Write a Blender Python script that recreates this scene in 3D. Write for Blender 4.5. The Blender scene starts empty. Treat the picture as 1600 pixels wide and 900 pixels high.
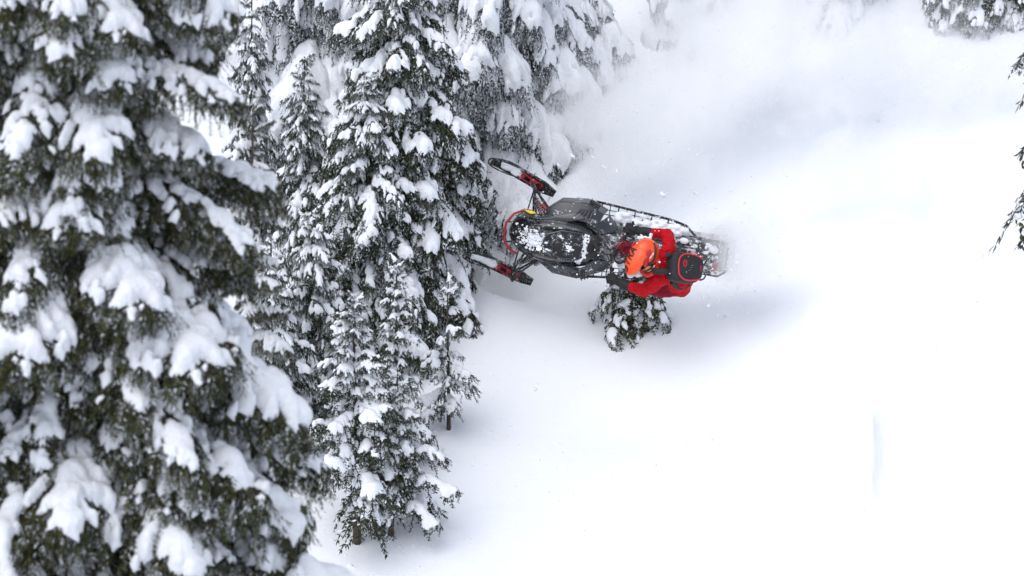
import bpy, bmesh, math, random
import numpy as np
from mathutils import Vector, Matrix, noise

# ------------------------------------------------------------------ camera, world, sun, exposure
SC = bpy.context.scene
COL = SC.collection
R = math.radians
PITCH = 15.0
FPX = 7244.0                       # focal length in photo pixels (1600 wide)
cd = bpy.data.cameras.new("camera")
cam = bpy.data.objects.new("camera", cd)
COL.objects.link(cam)
cam.rotation_euler = (R(90 - PITCH), 0, 0)
cd.lens = FPX / 1600 * 36
cd.clip_start = 0.5
cd.clip_end = 3000
cd.dof.use_dof = True
cd.dof.focus_distance = 52.0
cd.dof.aperture_fstop = 4.8
SC.camera = cam

world = bpy.data.worlds.new("World")
SC.world = world
world.use_nodes = True
wn = world.node_tree
for n in list(wn.nodes):
    wn.nodes.remove(n)
sky = wn.nodes.new("ShaderNodeTexSky")
sky.sky_type = 'NISHITA'
sky.sun_disc = False
SUN_EL, SUN_ROT = R(58), R(-35)
sky.sun_elevation = SUN_EL
sky.sun_rotation = SUN_ROT
sky.air_density = 1.0
sky.dust_density = 1.5
hsv = wn.nodes.new("ShaderNodeHueSaturation")       # overcast: the cloud layer takes most of the blue out
hsv.inputs["Saturation"].default_value = 0.5
bg = wn.nodes.new("ShaderNodeBackground")
bg.inputs["Strength"].default_value = 0.15
wo = wn.nodes.new("ShaderNodeOutputWorld")
wn.links.new(sky.outputs[0], hsv.inputs["Color"])
wn.links.new(hsv.outputs[0], bg.inputs[0])
wn.links.new(bg.outputs[0], wo.inputs[0])
sd = bpy.data.lights.new("sun", 'SUN')
sd.energy = 0.8
sd.angle = R(70)
sd.color = (1.0, 0.99, 0.975)
sun = bpy.data.objects.new("sun", sd)
COL.objects.link(sun)
sdir = Vector((math.sin(SUN_ROT) * math.cos(SUN_EL), math.cos(SUN_ROT) * math.cos(SUN_EL), math.sin(SUN_EL)))
sdir = Vector((-0.35, -0.40, 0.85)).normalized()
sky.sun_elevation = math.asin(sdir.z)
sky.sun_rotation = math.atan2(sdir.x, sdir.y)
sun.rotation_euler = sdir.to_track_quat('Z', 'Y').to_euler()

SC.view_settings.view_transform = 'Standard'
SC.view_settings.look = 'None'
SC.view_settings.exposure = 0.52
SC.view_settings.gamma = 1
SC.render.engine = 'CYCLES'
SC.cycles.use_denoising = True
SC.cycles.max_bounces = 18
SC.cycles.diffuse_bounces = 3
SC.cycles.glossy_bounces = 3
SC.cycles.volume_bounces = 18
SC.cycles.volume_max_steps = 128
SC.cycles.use_adaptive_sampling = True
SC.cycles.adaptive_threshold = 0.015

CR = Vector((1, 0, 0))                                   # camera right / up / back in world space
CU = Vector((0, math.sin(R(PITCH)), math.cos(R(PITCH))))
CB = Vector((0, -math.cos(R(PITCH)), math.sin(R(PITCH))))


def ray(u, v):
    return CR * ((u - 800) / FPX) + CU * (-(v - 450) / FPX) - CB


def at_y(u, v, y):
    r = ray(u, v)
    return r * (y / r.y)


# ------------------------------------------------------------------ helpers
def mesh_np(name, V, F, mats=(), mi=None, smooth=False):
    """mesh from numpy verts and a list of (n,k) face arrays"""
    me = bpy.data.meshes.new(name)
    if not isinstance(F, (list, tuple)):
        F = [F]
    F = [f for f in F if len(f)]
    nl = sum(f.size for f in F)
    nf = sum(len(f) for f in F)
    me.vertices.add(len(V))
    me.vertices.foreach_set("co", np.ascontiguousarray(V, dtype=np.float32).ravel())
    me.loops.add(nl)
    me.loops.foreach_set("vertex_index", np.concatenate([f.ravel() for f in F]).astype(np.int32))
    me.polygons.add(nf)
    tot = np.concatenate([np.full(len(f), f.shape[1]) for f in F]).astype(np.int32)
    st = np.zeros(nf, dtype=np.int32)
    st[1:] = np.cumsum(tot)[:-1]
    me.polygons.foreach_set("loop_start", st)
    me.polygons.foreach_set("loop_total", tot)
    for m in mats:
        me.materials.append(m)
    if mi is not None:
        me.polygons.foreach_set("material_index", mi.astype(np.int32))
    if smooth:
        me.polygons.foreach_set("use_smooth", np.ones(nf, dtype=bool))
    me.update(calc_edges=True)
    me.validate()
    return me


def link(name, data, parent=None, mw=None):
    o = bpy.data.objects.new(name, data)
    COL.objects.link(o)
    if parent is not None:
        o.parent = parent
    if mw is not None:
        o.matrix_local = mw
    return o


def tag(o, label=None, cat=None, group=None, kind=None):
    if label: o["label"] = label
    if cat: o["category"] = cat
    if group: o["group"] = group
    if kind: o["kind"] = kind
    return o


def bm_obj(name, bm, mat, parent=None, smooth=True, angle=None):
    me = bpy.data.meshes.new(name)
    bmesh.ops.recalc_face_normals(bm, faces=bm.faces)
    bm.to_mesh(me)
    bm.free()
    for m in (mat if isinstance(mat, (list, tuple)) else [mat]):
        me.materials.append(m)
    if smooth:
        me.polygons.foreach_set("use_smooth", [True] * len(me.polygons))
        if angle is not None:
            me.set_sharp_from_angle(angle=R(angle))
    return link(name, me, parent)


def tube(bm, pts, r, n=8, cap=True):
    """swept tube through pts; r a number or one per point"""
    pts = [Vector(p) for p in pts]
    if not isinstance(r, (list, tuple)):
        r = [r] * len(pts)
    rings = []
    prev = None
    for i, p in enumerate(pts):
        a = pts[max(i - 1, 0)]
        b = pts[min(i + 1, len(pts) - 1)]
        d = (b - a).normalized()
        if prev is None:
            up = Vector((0, 0, 1)) if abs(d.z) < .9 else Vector((1, 0, 0))
            x = d.cross(up).normalized()
        else:
            x = (prev - d * prev.dot(d)).normalized()
        prev = x
        y = d.cross(x)
        rings.append([bm.verts.new(p + (x * math.cos(t) + y * math.sin(t)) * r[i]) for t in [2 * math.pi * k / n for k in range(n)]])
    for i in range(len(rings) - 1):
        for k in range(n):
            bm.faces.new((rings[i][k], rings[i][(k + 1) % n], rings[i + 1][(k + 1) % n], rings[i + 1][k]))
    if cap:
        bm.faces.new(rings[0][::-1])
        bm.faces.new(rings[-1])


def smooth_path(pts, n=6):
    """catmull-rom resample"""
    P = [Vector(p) for p in pts]
    P = [P[0] * 2 - P[1]] + P + [P[-1] * 2 - P[-2]]
    out = []
    for i in range(1, len(P) - 2):
        for k in range(n):
            t = k / n
            a, b, c, d = P[i - 1], P[i], P[i + 1], P[i + 2]
            out.append(.5 * ((2 * b) + (c - a) * t + (2 * a - 5 * b + 4 * c - d) * t * t + (3 * b - a - 3 * c + d) * t ** 3))
    out.append(P[-2])
    return out


def box(bm, c, s, m=None):
    r = bmesh.ops.create_cube(bm, size=1)
    for v in r['verts']:
        v.co = Vector((v.co.x * s[0], v.co.y * s[1], v.co.z * s[2]))
        if m is not None:
            v.co = m @ v.co
        v.co += Vector(c)
    return r['verts']


def ball(bm, c, r, sub=2, sc=(1, 1, 1), m=None):
    q = bmesh.ops.create_icosphere(bm, subdivisions=sub, radius=1)
    for v in q['verts']:
        p = Vector((v.co.x * r * sc[0], v.co.y * r * sc[1], v.co.z * r * sc[2]))
        if m is not None:
            p = m @ p
        v.co = p + Vector(c)
    return q['verts']


def nd(nt, typ, **kw):
    n = nt.nodes.new(typ)
    for k, v in kw.items():
        if k in n.inputs:
            n.inputs[k].default_value = v
        else:
            setattr(n, k, v)
    return n


def ramp(nt, fac, stops, interp='LINEAR'):
    r = nt.nodes.new("ShaderNodeValToRGB")
    r.color_ramp.interpolation = interp
    e = r.color_ramp.elements
    while len(e) < len(stops):
        e.new(.5)
    for i, (p, c) in enumerate(stops):
        e[i].position = p
        e[i].color = (*c, 1) if len(c) == 3 else c
    nt.links.new(fac, r.inputs[0])
    return r.outputs[0]


def material(name):
    m = bpy.data.materials.new(name)
    m.use_nodes = True
    nt = m.node_tree
    b = nt.nodes["Principled BSDF"]
    return m, nt, b


SNOWC = (0.90, 0.915, 0.94)


def mat_snow(name, scale=30, bump=.25, dist=.01, sss=True):
    m, nt, b = material(name)
    b.inputs["Base Color"].default_value = (*SNOWC, 1)
    b.inputs["Roughness"].default_value = .75
    b.inputs["Specular IOR Level"].default_value = .25
    tc = nd(nt, "ShaderNodeTexCoord")
    n1 = nd(nt, "ShaderNodeTexNoise", Scale=scale, Detail=5.0, Roughness=.6)
    nt.links.new(tc.outputs["Object"], n1.inputs["Vector"])
    bp = nd(nt, "ShaderNodeBump", Strength=bump, Distance=dist)
    nt.links.new(n1.outputs[0], bp.inputs["Height"])
    nt.links.new(bp.outputs[0], b.inputs["Normal"])
    return m


def mat_plain(name, col, rough=.5, metal=0, snow=0.0, sscale=7, thr=.6, bump=0, bscale=60, var=.15, spec=.5, coat=0):
    """painted / plastic / cloth surface with fine colour variation and caked snow in patches of their own"""
    m, nt, b = material(name)
    tc = nd(nt, "ShaderNodeTexCoord")
    n0 = nd(nt, "ShaderNodeTexNoise", Scale=18.0, Detail=4.0)
    nt.links.new(tc.outputs["Object"], n0.inputs["Vector"])
    lo = tuple(c * (1 - var) for c in col)
    hi = tuple(min(1, c * (1 + var)) for c in col)
    c0 = ramp(nt, n0.outputs[0], [(.3, lo), (.7, hi)])
    b.inputs["Roughness"].default_value = rough
    b.inputs["Metallic"].default_value = metal
    b.inputs["Specular IOR Level"].default_value = spec
    b.inputs["Coat Weight"].default_value = coat
    if snow > 0:
        n1 = nd(nt, "ShaderNodeTexNoise", Scale=float(sscale), Detail=3.0, Roughness=.5, Distortion=.6)
        nt.links.new(tc.outputs["Object"], n1.inputs["Vector"])
        n3 = nd(nt, "ShaderNodeTexNoise", Scale=float(sscale) * 7, Detail=6.0, Roughness=.75)
        nt.links.new(tc.outputs["Object"], n3.inputs["Vector"])
        mm = nd(nt, "ShaderNodeMath", operation='MULTIPLY_ADD')
        nt.links.new(n3.outputs[0], mm.inputs[0])
        mm.inputs[1].default_value = .62
        ms = nd(nt, "ShaderNodeMath", operation='MULTIPLY')
        nt.links.new(n1.outputs[0], ms.inputs[0])
        ms.inputs[1].default_value = .52
        nt.links.new(ms.outputs[0], mm.inputs[2])
        f = ramp(nt, mm.outputs[0], [(thr, (0, 0, 0)), (thr + .05, (1, 1, 1))])
        mx = nd(nt, "ShaderNodeMix", data_type='RGBA')
        nt.links.new(f, mx.inputs["Factor"])
        nt.links.new(c0, mx.inputs[6])
        mx.inputs[7].default_value = (*SNOWC, 1)
        nt.links.new(mx.outputs[2], b.inputs["Base Color"])
        mr = nd(nt, "ShaderNodeMix", data_type='FLOAT')
        nt.links.new(f, mr.inputs["Factor"])
        mr.inputs[2].default_value = rough
        mr.inputs[3].default_value = .85
        nt.links.new(mr.outputs[0], b.inputs["Roughness"])
        bp = nd(nt, "ShaderNodeBump", Strength=.8, Distance=.012)
        nt.links.new(f, bp.inputs["Height"])
        nt.links.new(bp.outputs[0], b.inputs["Normal"])
    else:
        nt.links.new(c0, b.inputs["Base Color"])
        if bump:
            n2 = nd(nt, "ShaderNodeTexNoise", Scale=float(bscale), Detail=4.0)
            nt.links.new(tc.outputs["Object"], n2.inputs["Vector"])
            bp = nd(nt, "ShaderNodeBump", Strength=bump, Distance=.01)
            nt.links.new(n2.outputs[0], bp.inputs["Height"])
            nt.links.new(bp.outputs[0], b.inputs["Normal"])
    return m


def mat_needle(name, dark, light, frost):
    m, nt, b = material(name)
    g = nd(nt, "ShaderNodeNewGeometry")
    oi = nd(nt, "ShaderNodeObjectInfo")
    c0 = ramp(nt, g.outputs["Random Per Island"], [(0, dark), (.75, light), (1, tuple(x * 1.5 for x in light))])
    tc = nd(nt, "ShaderNodeTexCoord")
    n1 = nd(nt, "ShaderNodeTexNoise", Scale=9.0, Detail=6.0, Roughness=.7)
    nt.links.new(tc.outputs["Object"], n1.inputs["Vector"])
    wn_ = nd(nt, "ShaderNodeMath", operation='MULTIPLY_ADD')      # noise + island jitter
    nt.links.new(g.outputs["Random Per Island"], wn_.inputs[0])
    wn_.inputs[1].default_value = .35
    nt.links.new(n1.outputs[0], wn_.inputs[2])
    lo = .95 - .75 * frost
    f = ramp(nt, wn_.outputs[0], [(max(0, lo - .04), (0, 0, 0)), (min(1, lo + .05), (1, 1, 1))])
    mx = nd(nt, "ShaderNodeMix", data_type='RGBA')
    nt.links.new(f, mx.inputs["Factor"])
    nt.links.new(c0, mx.inputs[6])
    mx.inputs[7].default_value = (.72, .75, .80, 1)
    nt.links.new(mx.outputs[2], b.inputs["Base Color"])
    b.inputs["Roughness"].default_value = .6
    b.inputs["Specular IOR Level"].default_value = .3
    return m


def mat_bark(name, col=(.085, .06, .045)):
    m, nt, b = material(name)
    tc = nd(nt, "ShaderNodeTexCoord")
    mp = nd(nt, "ShaderNodeMapping")
    mp.inputs["Scale"].default_value = (14, 14, 3)
    nt.links.new(tc.outputs["Object"], mp.inputs[0])
    n1 = nd(nt, "ShaderNodeTexNoise", Scale=2.5, Detail=8.0, Roughness=.7)
    nt.links.new(mp.outputs[0], n1.inputs["Vector"])
    c = ramp(nt, n1.outputs[0], [(.3, tuple(x * .45 for x in col)), (.55, col), (.75, tuple(x * 1.9 for x in col)), (.82, (.6, .62, .66))])
    nt.links.new(c, b.inputs["Base Color"])
    b.inputs["Roughness"].default_value = .9
    bp = nd(nt, "ShaderNodeBump", Strength=.9, Distance=.03)
    nt.links.new(n1.outputs[0], bp.inputs["Height"])
    nt.links.new(bp.outputs[0], b.inputs["Normal"])
    return m


M_GROUND = mat_snow("snow_ground", scale=3.0, bump=.35, dist=.06)
M_SNOW = mat_snow("snow_on_branches", scale=26, bump=.6, dist=.03)
M_GREEN = mat_needle("needles_green", (.006, .009, .004), (.056, .060, .010), .13)
M_DARK = mat_needle("needles_dark", (.005, .008, .005), (.030, .042, .010), .13)
M_FROST = mat_needle("needles_frosted", (.006, .009, .006), (.018, .026, .012), .50)
M_BARK = mat_bark("bark")
M_TWIG = mat_bark("twig_bark", (.06, .043, .034))

# ------------------------------------------------------------------ terrain: one sheet
def sst(a, b, x):
    t = np.clip((x - a) / (b - a), 0, 1)
    return t * t * (3 - 2 * t)


_rg = np.random.default_rng(5)
_W = [(_rg.uniform(.15, 1.6), _rg.uniform(0, 2 * math.pi), _rg.uniform(0, 6.28)) for _ in range(26)]


def terrain(x, y):
    x = np.asarray(x, float)
    y = np.asarray(y, float)
    up = -15.5 + .36 * (y - 46) + .05 * x                                   # the slope that faces the camera
    yy = np.clip(y, -1e9, 60) ; up = np.where(y > 60, -15.5 + .36 * 14 + .62 * (y - 60) * np.clip(1 - (y - 60) / 400, .3, 1) + .05 * x, up)
    up += .5 * sst(2.0, 9.0, x) - .35 * np.exp(-((x - 1.5) / 1.8) ** 2)
    hollow = sst(.75, -.35, x + .10 * np.sin(y * 1.7)) * sst(51.05, 52.3, y + .35 * x) * (1 - sst(66, 80, y))
    up -= 1.25 * hollow
    near = -1.9 - .60 * y - .0004 * y * y                                   # the hill the camera stands on
    k = 2.2
    z = np.logaddexp(up * k, near * k) / k
    for f, a, p in _W:
        z = z + .052 / (f + .25) ** .9 * np.sin(f * (x * math.cos(a) + y * math.sin(a)) + p) * .55
    # a cut bank and a soft old track low on the right
    yq = np.clip((y - 47.0) / 1.35, 0, 1)
    x0 = 3.86 + .12 * yq
    z -= .34 * yq ** .6 * sst(x0 - .03, x0 + .05, x) * (1 - sst(x0 + .08 + .10 * yq, x0 + .22 + .28 * yq, x)) * (1 - sst(48.30, 48.42, y)) * sst(46.95, 47.1, y)
    z -= .16 * np.exp(-((y - 49.4 - .32 * (x - 2.4)) / .55) ** 2) * sst(.2, 1.6, x) * (1 - sst(3.6, 5.0, x))
    z -= .10 * np.exp(-((x - 4.35 - .25 * (y - 50)) / .22) ** 2) * sst(48.8, 50, y) * (1 - sst(52, 53, y))
    # trough behind the small fir
    return z


def axis(lo, hi, step, far, g=1.18):
    a = list(np.arange(lo, hi + 1e-6, step))
    s = step
    x = a[0]
    L = []
    while x > -far:
        s *= g
        x -= s
        L.append(x)
    s = step
    x = a[-1]
    H = []
    while x < far:
        s *= g
        x += s
        H.append(x)
    return np.array(L[::-1] + a + H)


def build_ground():
    X = axis(-7, 8.5, .06, 900)
    Y = axis(43, 60, .06, 900)
    gx, gy = np.meshgrid(X, Y)
    Z = terrain(gx, gy)
    nx, ny = len(X), len(Y)
    V = np.stack([gx.ravel(), gy.ravel(), Z.ravel()], 1)
    i = np.arange(ny - 1)[:, None] * nx + np.arange(nx - 1)[None]
    i = i.ravel()
    F = np.stack([i, i + 1, i + 1 + nx, i + nx], 1)
    o = link("snow_ground", mesh_np("snow_ground", V, F, [M_GROUND], smooth=True))
    tag(o, kind="structure")
    return o


build_ground()


def lumps_on_snow():
    g = np.random.default_rng(21)
    bm = bmesh.new()
    bmesh.ops.create_icosphere(bm, subdivisions=1, radius=1)
    IV = np.array([v.co[:] for v in bm.verts])
    IF = np.array([[v.index for v in f.verts] for f in bm.faces])
    bm.free()
    n = 1500
    x = np.where(g.random(n) < .6, g.normal(-1.2, .8, n), g.uniform(-2, 6, n))
    y = np.where(g.random(n) < .6, g.normal(48.3, 1.6, n), g.uniform(45.5, 54, n))
    r = g.uniform(.006, .018, n) * np.where(g.random(n) < .05, 2.2, 1)
    P = np.stack([x, y, terrain(x, y) - r * .2], 1)
    V = P[:, None] + IV[None] * (r[:, None] * g.uniform(.6, 1.3, (n, 3)))[:, None] * g.uniform(.8, 1.2, (n, len(IV), 1))
    F = (IF[None] + (np.arange(n) * len(IV))[:, None, None]).reshape(-1, 3)
    o = link("fallen_snow_clumps", mesh_np("fallen_snow_clumps", V.reshape(-1, 3), F, [M_SNOW], smooth=True))
    tag(o, "small clumps of snow fallen from the branches onto the slope", "snow clumps", kind="stuff")


lumps_on_snow()


def on_ground(u, v):
    """where the line of sight through a photo point meets the slope"""
    r = ray(u, v)
    ys = np.arange(40, 75, .05)
    P = np.outer(ys / r.y, np.array(r))
    h = P[:, 2] - terrain(P[:, 0], P[:, 1])
    k = np.argmax(h < 0)
    return Vector(P[k])


# ------------------------------------------------------------------ boughs
def leaves_mesh(B, D, N, ln, wd):
    """folded kite leaflets"""
    n = len(B)
    S = np.cross(D, N)
    S /= np.linalg.norm(S, axis=1, keepdims=True) + 1e-9
    mid = B + D * (ln * .45)[:, None]
    a = mid + S * (wd * .5)[:, None] - N * (wd * .18)[:, None]
    b = mid - S * (wd * .5)[:, None] - N * (wd * .18)[:, None]
    tip = B + D * ln[:, None]
    V = np.stack([B, a, tip, b], 1).reshape(-1, 3)
    i = np.arange(n) * 4
    F = np.concatenate([np.stack([i, i + 1, i + 2], 1), np.stack([i, i + 2, i + 3], 1)], 0)
    return V, F


def sticks_mesh(P0, P1, r0, r1):
    """three-sided tapered sticks"""
    n = len(P0)
    D = P1 - P0
    D /= np.linalg.norm(D, axis=1, keepdims=True) + 1e-9
    up = np.where(np.abs(D[:, 2:3]) < .9, np.array([[0, 0, 1.]]), np.array([[1., 0, 0]]))
    X = np.cross(D, up)
    X /= np.linalg.norm(X, axis=1, keepdims=True) + 1e-9
    Yv = np.cross(D, X)
    V = []
    for P, r in ((P0, r0), (P1, r1)):
        for t in (0, 2.094, 4.189):
            V.append(P + (X * math.cos(t) + Yv * math.sin(t)) * r[:, None])
    V = np.stack(V, 1).reshape(-1, 3)
    i = np.arange(n) * 6
    F = []
    for k in range(3):
        F.append(np.stack([i + k, i + (k + 1) % 3, i + 3 + (k + 1) % 3, i + 3 + k], 1))
    return V, np.concatenate(F, 0)


def make_bough(seed, L, W, rise, droop, lat, blob, thick, cover, hang=0, hanglen=.2, frost=.15, step=.055, leaf=.055, green=True, cell=.025, bare=8, slim=1.0):
    g = np.random.default_rng(seed)
    ph = g.uniform(0, 6.28, 6)
    curve = g.uniform(-.12, .12)

    def yc(s):
        return curve * L * (s / L) ** 2

    def surf(s, t):
        q = s / L
        z = rise * s - droop * L * q ** 2.2
        z = z - lat * np.abs(t) ** 1.5 / (W ** .5)
        z = z + .018 * np.sin(9 * s + ph[0]) * np.cos(11 * t + ph[1]) + .02 * np.sin(23 * s + 13 * t + ph[2])
        return z

    def env(q):
        return W * (np.clip(4 * q * (1 - q), 0, 1) ** .55 * (1.15 - .35 * q)) + .03

    LB, LD, LN, LL, LW = [], [], [], [], []
    SP0, SP1, SR0, SR1 = [], [], [], []
    blobs = []
    # the branch itself
    ss = np.linspace(0, L * .97, 12)
    ax = np.stack([ss, yc(ss), surf(ss, ss * 0) - .01], 1)
    rr = np.linspace(.016, .004, 12) * (L / .8) ** .7
    SP0.append(ax[:-1]); SP1.append(ax[1:]); SR0.append(rr[:-1]); SR1.append(rr[1:])
    s0 = .10 * L
    side = 1
    while s0 < L * .985:
        q = s0 / L
        for side in (1, -1):
            ang = R(g.uniform(48, 66) - 22 * q)
            ln = env(np.array(q + .08)) / math.sin(ang) * g.uniform(.55, 1.12)
            if g.random() < .07:
                continue
            n = max(3, int(ln / (leaf * .40)))
            r = np.linspace(.01, ln, n)
            bend = g.uniform(-.25, .25)
            a = ang + bend * r / ln
            s = s0 + np.cos(a) * r
            t = side * np.sin(a) * r
            sag = g.uniform(.0, .25)
            z = surf(np.minimum(s, L * 1.05), t) - sag * r * r / max(ln, .1) + g.uniform(-.015, .01)
            P = np.stack([s, t + yc(s), z], 1)
            T = np.gradient(P, axis=0)
            T /= np.linalg.norm(T, axis=1, keepdims=True) + 1e-9
            SP0.append(P[:-1:2][:len(P[1::2])]); SP1.append(P[1::2]); k = len(P[1::2])
            SR0.append(np.full(k, .004)); SR1.append(np.full(k, .003))
            Nn = np.cross(T, np.array([0, 0, 1.]))
            Nn /= np.linalg.norm(Nn, axis=1, keepdims=True) + 1e-9
            up = np.cross(Nn, T)
            for sd2 in (1, -1, 0):
                aa = np.radians(g.uniform(28, 62, n)) * (1 if sd2 else .2)
                tilt = g.uniform(-.45, .25, n) - (.65 if sd2 == 0 else 0)
                D = T * np.cos(aa)[:, None] + Nn * (sd2 * np.sin(aa))[:, None] + np.array([[0, 0, 1.]]) * tilt[:, None]
                D /= np.linalg.norm(D, axis=1, keepdims=True)
                nn = up + g.normal(0, .35, (n, 3))
                keep = g.random(n) > .08
                LB.append(P[keep]); LD.append(D[keep]); LN.append(nn[keep] / np.linalg.norm(nn[keep], axis=1, keepdims=True))
                LL.append(leaf * g.uniform(.7, 1.35, keep.sum())); LW.append(leaf * slim * g.uniform(.24, .40, keep.sum()))
            # snow along this branchlet
            if g.random() < cover:
                m = max(1, int(ln / .05))
                for j in range(m):
                    rj = ln * g.uniform(.08, .88)
                    aj = ang + bend * rj / ln
                    blobs.append((s0 + math.cos(aj) * rj, side * math.sin(aj) * rj, blob * g.uniform(.32, .62), g.uniform(.5, 1.0)))
        s0 += step * g.uniform(.7, 1.3)
    # snow along the axis, with a few large pillows
    s = .12 * L
    while s < L * .95:
        if g.random() < cover + .15:
            blobs.append((s, g.normal(0, .02), blob * g.uniform(.6, 1.15), g.uniform(.7, 1.2)))
        s += blob * .5
    for _ in range(int(2 + 3 * cover)):
        q = g.uniform(.3, .85)
        blobs.append((q * L, g.normal(0, .3) * env(np.array(q)), blob * g.uniform(1.1, 1.9), g.uniform(.8, 1.5)))
    # hanging curtains of foliage
    for _ in range(int(hang)):
        q = g.uniform(.15, 1.0)
        t0 = g.uniform(-1, 1) * env(np.array(q))
        h = hanglen * g.uniform(.35, 1.2)
        n = max(3, int(h / (leaf * .42)))
        r = np.linspace(0, h, n)
        ox, oy = g.normal(0, .12, 2)
        P = np.stack([q * L + ox * r, t0 + yc(q * L) + oy * r, surf(np.full(n, q * L), np.full(n, t0)) - r - .01], 1)
        for _k in range(3):
            az = g.uniform(0, 6.28, n)
            D = np.stack([np.cos(az) * .55, np.sin(az) * .55, -np.ones(n) * g.uniform(.5, 1.1, n)], 1)
            D /= np.linalg.norm(D, axis=1, keepdims=True)
            nn = np.stack([np.cos(az), np.sin(az), g.uniform(0, .6, n)], 1) + g.normal(0, .3, (n, 3))
            LB.append(P); LD.append(D); LN.append(nn / np.linalg.norm(nn, axis=1, keepdims=True))
            LL.append(leaf * g.uniform(.6, 1.2, n)); LW.append(leaf * slim * g.uniform(.26, .42, n))
    # bare twigs near the trunk
    for _ in range(bare):
        q = g.uniform(.02, .45) * L
        p = np.array([q, 0, float(surf(np.array(q), np.array(0.)))])
        d = np.array([g.uniform(0, 1), g.uniform(-1, 1), g.uniform(-.9, .1)])
        d /= np.linalg.norm(d)
        for k in range(4):
            p2 = p + d * g.uniform(.04, .08) * min(1.5, L)
            SP0.append(p[None]); SP1.append(p2[None]); SR0.append(np.array([.005 - .001 * k])); SR1.append(np.array([.004 - .001 * k]))
            p = p2
            d = d + g.normal(0, .3, 3)
            d /= np.linalg.norm(d)
    LB, LD, LN = np.concatenate(LB), np.concatenate(LD), np.concatenate(LN)
    LL, LW = np.concatenate(LL), np.concatenate(LW)
    V1, F1 = leaves_mesh(LB, LD, LN, LL, LW)
    nl = len(LB)
    fr = g.random(nl) < frost
    mi1 = np.where(fr, 1, 0)
    mi1 = np.concatenate([mi1, mi1])
    V2, F2 = sticks_mesh(np.concatenate(SP0), np.concatenate(SP1), np.concatenate(SR0), np.concatenate(SR1))
    V = np.concatenate([V1, V2])
    mats = [M_GREEN if green else M_DARK, M_FROST, M_TWIG]
    me = mesh_np("branch", V, [F1, F2 + len(V1)], mats, np.concatenate([mi1, np.full(len(F2), 2)]))
    # ---- snow: pillows as a height field over the fan
    gs = np.arange(-.08, L * 1.06, cell)
    gt = np.arange(-W * 1.35, W * 1.35 + cell, cell)
    S, T = np.meshgrid(gs, gt, indexing='ij')
    Fd = np.zeros_like(S)
    for (bs, bt, br, ba) in blobs:
        d2 = ((S - bs) ** 2 + (T - bt) ** 2) / (br * br)
        Fd += ba * np.clip(1 - d2, 0, 1) ** 2
    Fd *= 1 + .18 * np.sin(31 * S + ph[3]) * np.sin(27 * T + ph[4])
    Fd += g.normal(0, .05, Fd.shape)
    for _ in range(5):
        f1, f2, a1 = g.uniform(25, 70), g.uniform(25, 70), g.uniform(0, 6.28)
        Fd += .045 * np.sin(f1 * S + a1) * np.cos(f2 * T + a1 * 2)
    # the fringe of the fan stays bare
    ee = env(np.clip(S / L, 0, 1))
    edge = np.abs(T) / (ee * (.80 + .16 * np.sin(S * 37 + ph[5]) + .10 * np.sin(S * 71)))
    Fd -= 1.6 * np.clip(edge - .72, 0, None)
    Fd -= .9 * np.clip(S / L - .88, 0, None) * 6
    H = np.clip(Fd - .34, 0, None)
    th = thick * (H / (H + .55)) ** .55 * 1.25
    Sj = S + g.normal(0, cell * .18, S.shape)
    Tj = T + g.normal(0, cell * .18, S.shape)
    zb = surf(np.clip(S, 0, L * 1.05), T)
    ns, nt_ = S.shape
    mask = H > 0
    cellm = mask[:-1, :-1] | mask[1:, :-1] | mask[:-1, 1:] | mask[1:, 1:]
    slope = np.gradient(zb, cell, axis=0)
    # thickness leans out along the surface normal a little so the pillow bulges at its downhill edge
    top = np.stack([Sj - slope * th * .55, Tj + yc(S) + np.sign(T) * th * .15, zb + th], 2)
    bot = np.stack([Sj, Tj + yc(S), zb - .012 - .25 * th], 2)
    Vt = np.concatenate([top.reshape(-1, 3), bot.reshape(-1, 3)])
    N = ns * nt_
    ci, cj = np.nonzero(cellm)
    i00 = ci * nt_ + cj
    ft = np.stack([i00, i00 + nt_, i00 + nt_ + 1, i00 + 1], 1)
    fb = np.stack([i00, i00 + 1, i00 + nt_ + 1, i00 + nt_], 1) + N
    F = [ft, fb]
    pad = np.pad(cellm, 1)
    # walls along the border of the mask
    for di, dj, e0, e1 in ((0, -1, 0, nt_), (0, 1, nt_ + 1, 1), (-1, 0, 1, 0), (1, 0, nt_, nt_ + 1)):
        nb = pad[1 + ci + di, 1 + cj + dj]
        q = i00[~nb]
        if len(q):
            F.append(np.stack([q + e1, q + e0, q + e0 + N, q + e1 + N], 1))
    F = np.concatenate(F)
    used = np.unique(F)
    rm = np.full(2 * N, -1)
    rm[used] = np.arange(len(used))
    sm = mesh_np("snow_cap", Vt[used], rm[F], [M_SNOW], smooth=True)
    return me, sm, L


def protos(kind, n, **kw):
    return [make_bough(abs(hash_(kind)) + i * 7, **{k: (v(i) if callable(v) else v) for k, v in kw.items()}) for i in range(n)]


def hash_(s):
    return sum(ord(c) * (i + 3) for i, c in enumerate(s))


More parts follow.
